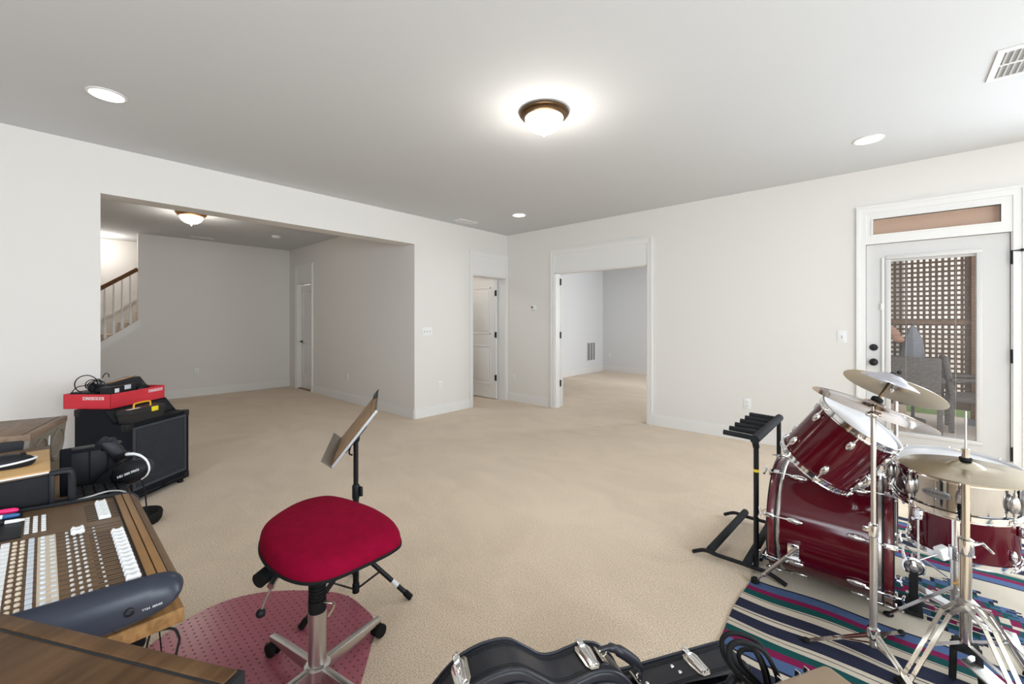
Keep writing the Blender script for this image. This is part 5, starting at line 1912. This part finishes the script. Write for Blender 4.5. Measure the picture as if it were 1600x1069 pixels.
# ---------------------------------------------------------------- multi guitar stand
gs = thing('guitar_stand', 'black multi guitar stand with foam-sleeved arms beside the bass drum', 'guitar stand', (-.515, 2.8, 0))
for y, nm in ((2.49, 0), (3.10, 1)):
    b = MB(gs)
    b.cyl((-.515, y, .03), (-.515, y, .70), .0125, None, 18)
    up_ = b.build('upright', M['black'], gs)
    if nm == 0:
        MB(gs).cyl((-.515, y, .530), (-.515, y, .545), .0132, None, 18).build('tape_band', M['tape'], up_)
    b = MB(gs)
    b.tube([(-.825, y - .03, .012), (-.80, y - .03, .026), (-.77, y - .03, .040), (-.74, y - .028, .042), (-.70, y - .02, .034), (-.52, y - .01, .030), (-.46, y - .015, .030), (-.41, y - .03, .022), (-.375, y - .04, .012)], .0105, 10, sub=4)
    b.build('foot_bar', M['black'], gs)
    MB(gs).tube([(-.515, y, .16), (-.60, y, .10), (-.66, y, .04)], .0025, 6).build('strap', M['wrap'], gs) if nm == 1 else None
b = MB(gs)
b.tube([(-.515, 2.455, .705), (-.515, 3.12, .705)], .022, 16)
b.tube([(-.515, 2.47, .69), (-.515, 2.49, .66)], .016, 12)
b.build('top_bar', M['foam'], gs)
for k in range(6):
    y = 2.50 + k * .117
    MB(gs).tube([(-.515, y, .702), (-.60, y - .002, .706), (-.675, y - .004, .709)], .0135, 12).build('neck_rest', M['foam'], gs)
b = MB(gs)
b.tube([(-.728, 2.44, .062), (-.70, 3.08, .062)], .0205, 16)
b.build('cradle_bar', M['foam'], gs)
b = MB(gs)
b.tube([(-.548, 2.44, .058), (-.548, 3.08, .058)], .0205, 16)
b.build('cradle_bar', M['foam'], gs)

# ================================================================== GUITAR CASE, CABLES, TAN CASE
ua = math.atan2(.868, .495)
gc = thing('guitar_case', 'black guitar case standing on edge with nickel latches and a curved handle', 'guitar case', (0, 0, 0), ua)
# local: x = toward the neck end, y = away from the lid, z = up
V0, V1 = .945, 1.055
top = [(-.03, .17), (.0, .24), (.04, .30), (.085, .36), (.143, .415), (.18, .450), (.218, .474), (.274, .488), (.335, .484), (.385, .452), (.43, .420), (.47, .413), (.51, .418), (.555, .421), (.605, .404), (.645, .365), (.668, .325), (.690, .313), (.80, .311), (1.052, .307)]
tp = spline([Vector((u, 0, z)) for u, z in top], 4)


def zc_(u):
    return .245 - .08 * (u - .29)


bot = [(p.x, 2 * zc_(p.x) - p.z) for p in tp]
zmin = min(z for u, z in bot)
poly = [(p.x, p.z) for p in tp] + bot[::-1]
poly = [(u, max(z, .003)) for u, z in poly]
UZ = Matrix(((1, 0, 0, 0), (0, 0, -1, 0), (0, 1, 0, 0), (0, 0, 0, 1)))
MB(M=UZ).prism(poly, -V1, -V0, None, .008, 3).build('shell', M['leather'], gc, 50)
b = MB()
for v in (V0 + .004, V1 - .004):
    b.tube([(u, v, z + .0005) for u, z in poly], .0042, 8, True)
b.build('piping', M['piping'], gc)
b = MB()
for v in (V0 + .018, V0 + .024, V1 - .018, V1 - .024):
    b.tube([(p.x, v, p.z + .0004) for p in tp], .0011, 5)
b.build('stitching', M['foam'], gc)
# padded lid bulge
lid = [(zc_(u) + (z - zc_(u)) * .90, u) for u, z in poly]
b = MB(M=UZ)
cu, cz2 = .45, .235
b.prism([(cu + (u - cu) * .965, zc_(u) + (z - zc_(u)) * .90) for u, z in poly], -V0 - .001, -V0 + .009, None, .004, 2)
b.build('lid', M['leather'], gc, 50)


def ztop(u):
    for p, q in zip(tp, tp[1:]):
        if p.x <= u <= q.x:
            return p.z + (q.z - p.z) * (u - p.x) / (q.x - p.x), math.atan2(q.z - p.z, q.x - p.x)
    return .31, 0


for u in (.205, .545, .905):
    z, sl2 = ztop(u)
    F = Matrix.Translation((u, (V0 + V1) / 2, z)) @ Matrix.Rotation(-sl2, 4, 'Y') @ Matrix.Rotation(PI / 2, 4, 'Z')
    b = MB(M=F)
    b.prism([(-.044, -.010), (-.030, -.020), (.026, -.024), (.040, -.017), (.040, .017), (.026, .024), (-.030, .020), (-.044, .010)], 0, .0035, None, .0015)
    b.build('latch_plate', M['nickel'], gc)
    b = MB(M=F)
    b.tube([(-.034, -.009, .009), (.020, -.012, .010), (.030, -.007, .010), (.030, .007, .010), (.020, .012, .010), (-.034, .009, .009)], .0030, 8)
    b.prism(rounded(.062, .016, .006), .004, .010, Matrix.Translation((-.004, 0, 0)), .002)
    b.box((.046, 0, .009), (.020, .018, .004), .0015).bb(.026, .046, -.007, .007, .003, .009)
    b.build('latch', M['chrome'], gc)
vm = (V0 + V1) / 2
pa, pb = Vector((.585, vm, .414)), Vector((.700, vm, .317))
dv = (pb - pa).normalized()
outw = Vector((-dv.z, 0, dv.x))
if outw.z < 0:
    outw = -outw
b = MB()
b.tube([pa + outw * .012 - dv * .012, pa + outw * .032 + dv * .012, pa + outw * .038 + dv * .05, pa + outw * .038 + dv * .10, pa + outw * .032 + dv * .135, pb + outw * .010 + dv * .008], [.007, .011, .0145, .0145, .011, .007], 12, sub=5)
b.build('handle', M['leather'], gc)
for p in (pa, pb):
    b = MB()
    b.ring(p + outw * .012, (0, 1, 0), .011, .0025, 18, 8)
    b.box(p + outw * .002, (.024, .05, .006), .002, Matrix.Rotation(-math.atan2(dv.z, dv.x), 3, 'Y'))
    b.build('handle_mount', M['nickel'], gc)
for u, v in ((.725, vm - .012), (.715, vm + .012), (.838, vm - .010), (.830, vm + .014)):
    MB().sph((u, v, .3125), .006, (1, 1, .7), 10).build('rivet', M['chrome'], gc)
b = MB()
ec = Vector((.955, V0 - .0085, .215))
for R, r in ((.042, .0016), (.030, .0012)):
    b.ring(ec, (0, 1, 0), R, r, 40, 6)
for k in range(14):
    a = 2 * PI * k / 14
    b.sph(ec + Vector((.036 * math.cos(a), 0, .036 * math.sin(a))), .0032, (1, .3, 1), 8)
b.lathe([(.022, 0), (.020, -.001), (0, -.001)], ec, (0, 1, 0), 24)
b.build('emblem', M['emblem'], gc)

# tan vinyl case beside it
tc = thing('tan_case', 'tan vinyl case corner with brass screws, beside the black cable coil', 'case', (-.119, 1.335, 0), ua)
MB().bb(-.30, .0, -.36, .0, .0, .45, .016).build('shell', M['tanv'], tc)
b = MB()
b.bb(-.29, -.02, -.004, .003, .424, .432, .002)
b.build('lid_gap', M['rubber'], tc)
for u, v in ((-.03, -.12), (-.14, -.05)):
    MB().lathe([(.009, 0), (.009, .002), (.006, .004), (0, .004)], (u - .02, v, .449), (0, 0, 1), 18).build('screw', M['brass'], tc)
for u in (-.07, -.10, -.16):
    MB().bb(u - .002, u + .002, -.008, .005, .436, .4525, .001).build('clip', M['chrome'], tc)

# coil of black cable draped between the two cases
cc = thing('cable_coil', 'thick black cable coiled in standing loops over the guitar case neck', 'cable', (-.30, 1.30, .31))
ring1 = [(-.23, 1.365, .308), (-.243, 1.353, .368), (-.27, 1.33, .422), (-.303, 1.3, .445), (-.329, 1.276, .449), (-.345, 1.262, .431), (-.343, 1.264, .395), (-.323, 1.282, .351), (-.289, 1.312, .308), (-.26, 1.335, .285)]
ring2 = [(-.254, 1.344, .308), (-.263, 1.336, .36), (-.283, 1.318, .41), (-.309, 1.294, .422), (-.325, 1.28, .413), (-.327, 1.278, .392), (-.313, 1.29, .36), (-.276, 1.324, .308), (-.262, 1.336, .29)]


def mv(ring, s, t):
    dv_ = Vector((-.667, .745, 0)) * t
    return [Vector(p) * s + Vector((0, 0, 1.32)) * (1 - s) + dv_ * 0 for p in ring]


for ring, s, sh in ((ring1, .955, 0), (ring2, .94, 0), (ring2, .965, 1), (ring1, .93, 2)):
    b = MB(cc)
    pts = mv(ring, s, 0)
    c0 = sum(pts, Vector()) / len(pts)
    if sh == 1:
        pts = [c0 + (p - c0) * .86 + Vector((.012, .01, -.008)) for p in pts]
    if sh == 2:
        pts = [c0 + (p - c0) * .93 + Vector((.010, .008, -.016)) for p in pts]
    b.tube(pts, .0058, 10, True, 6)
    b.build('loop', M['rubber'], cc)
b = MB(cc)
b.tube([(-.32, 1.22, .335), (-.31, 1.235, .36), (-.30, 1.25, .355)], .011, 10, sub=4)
b.build('plug', M['blackp'], cc)
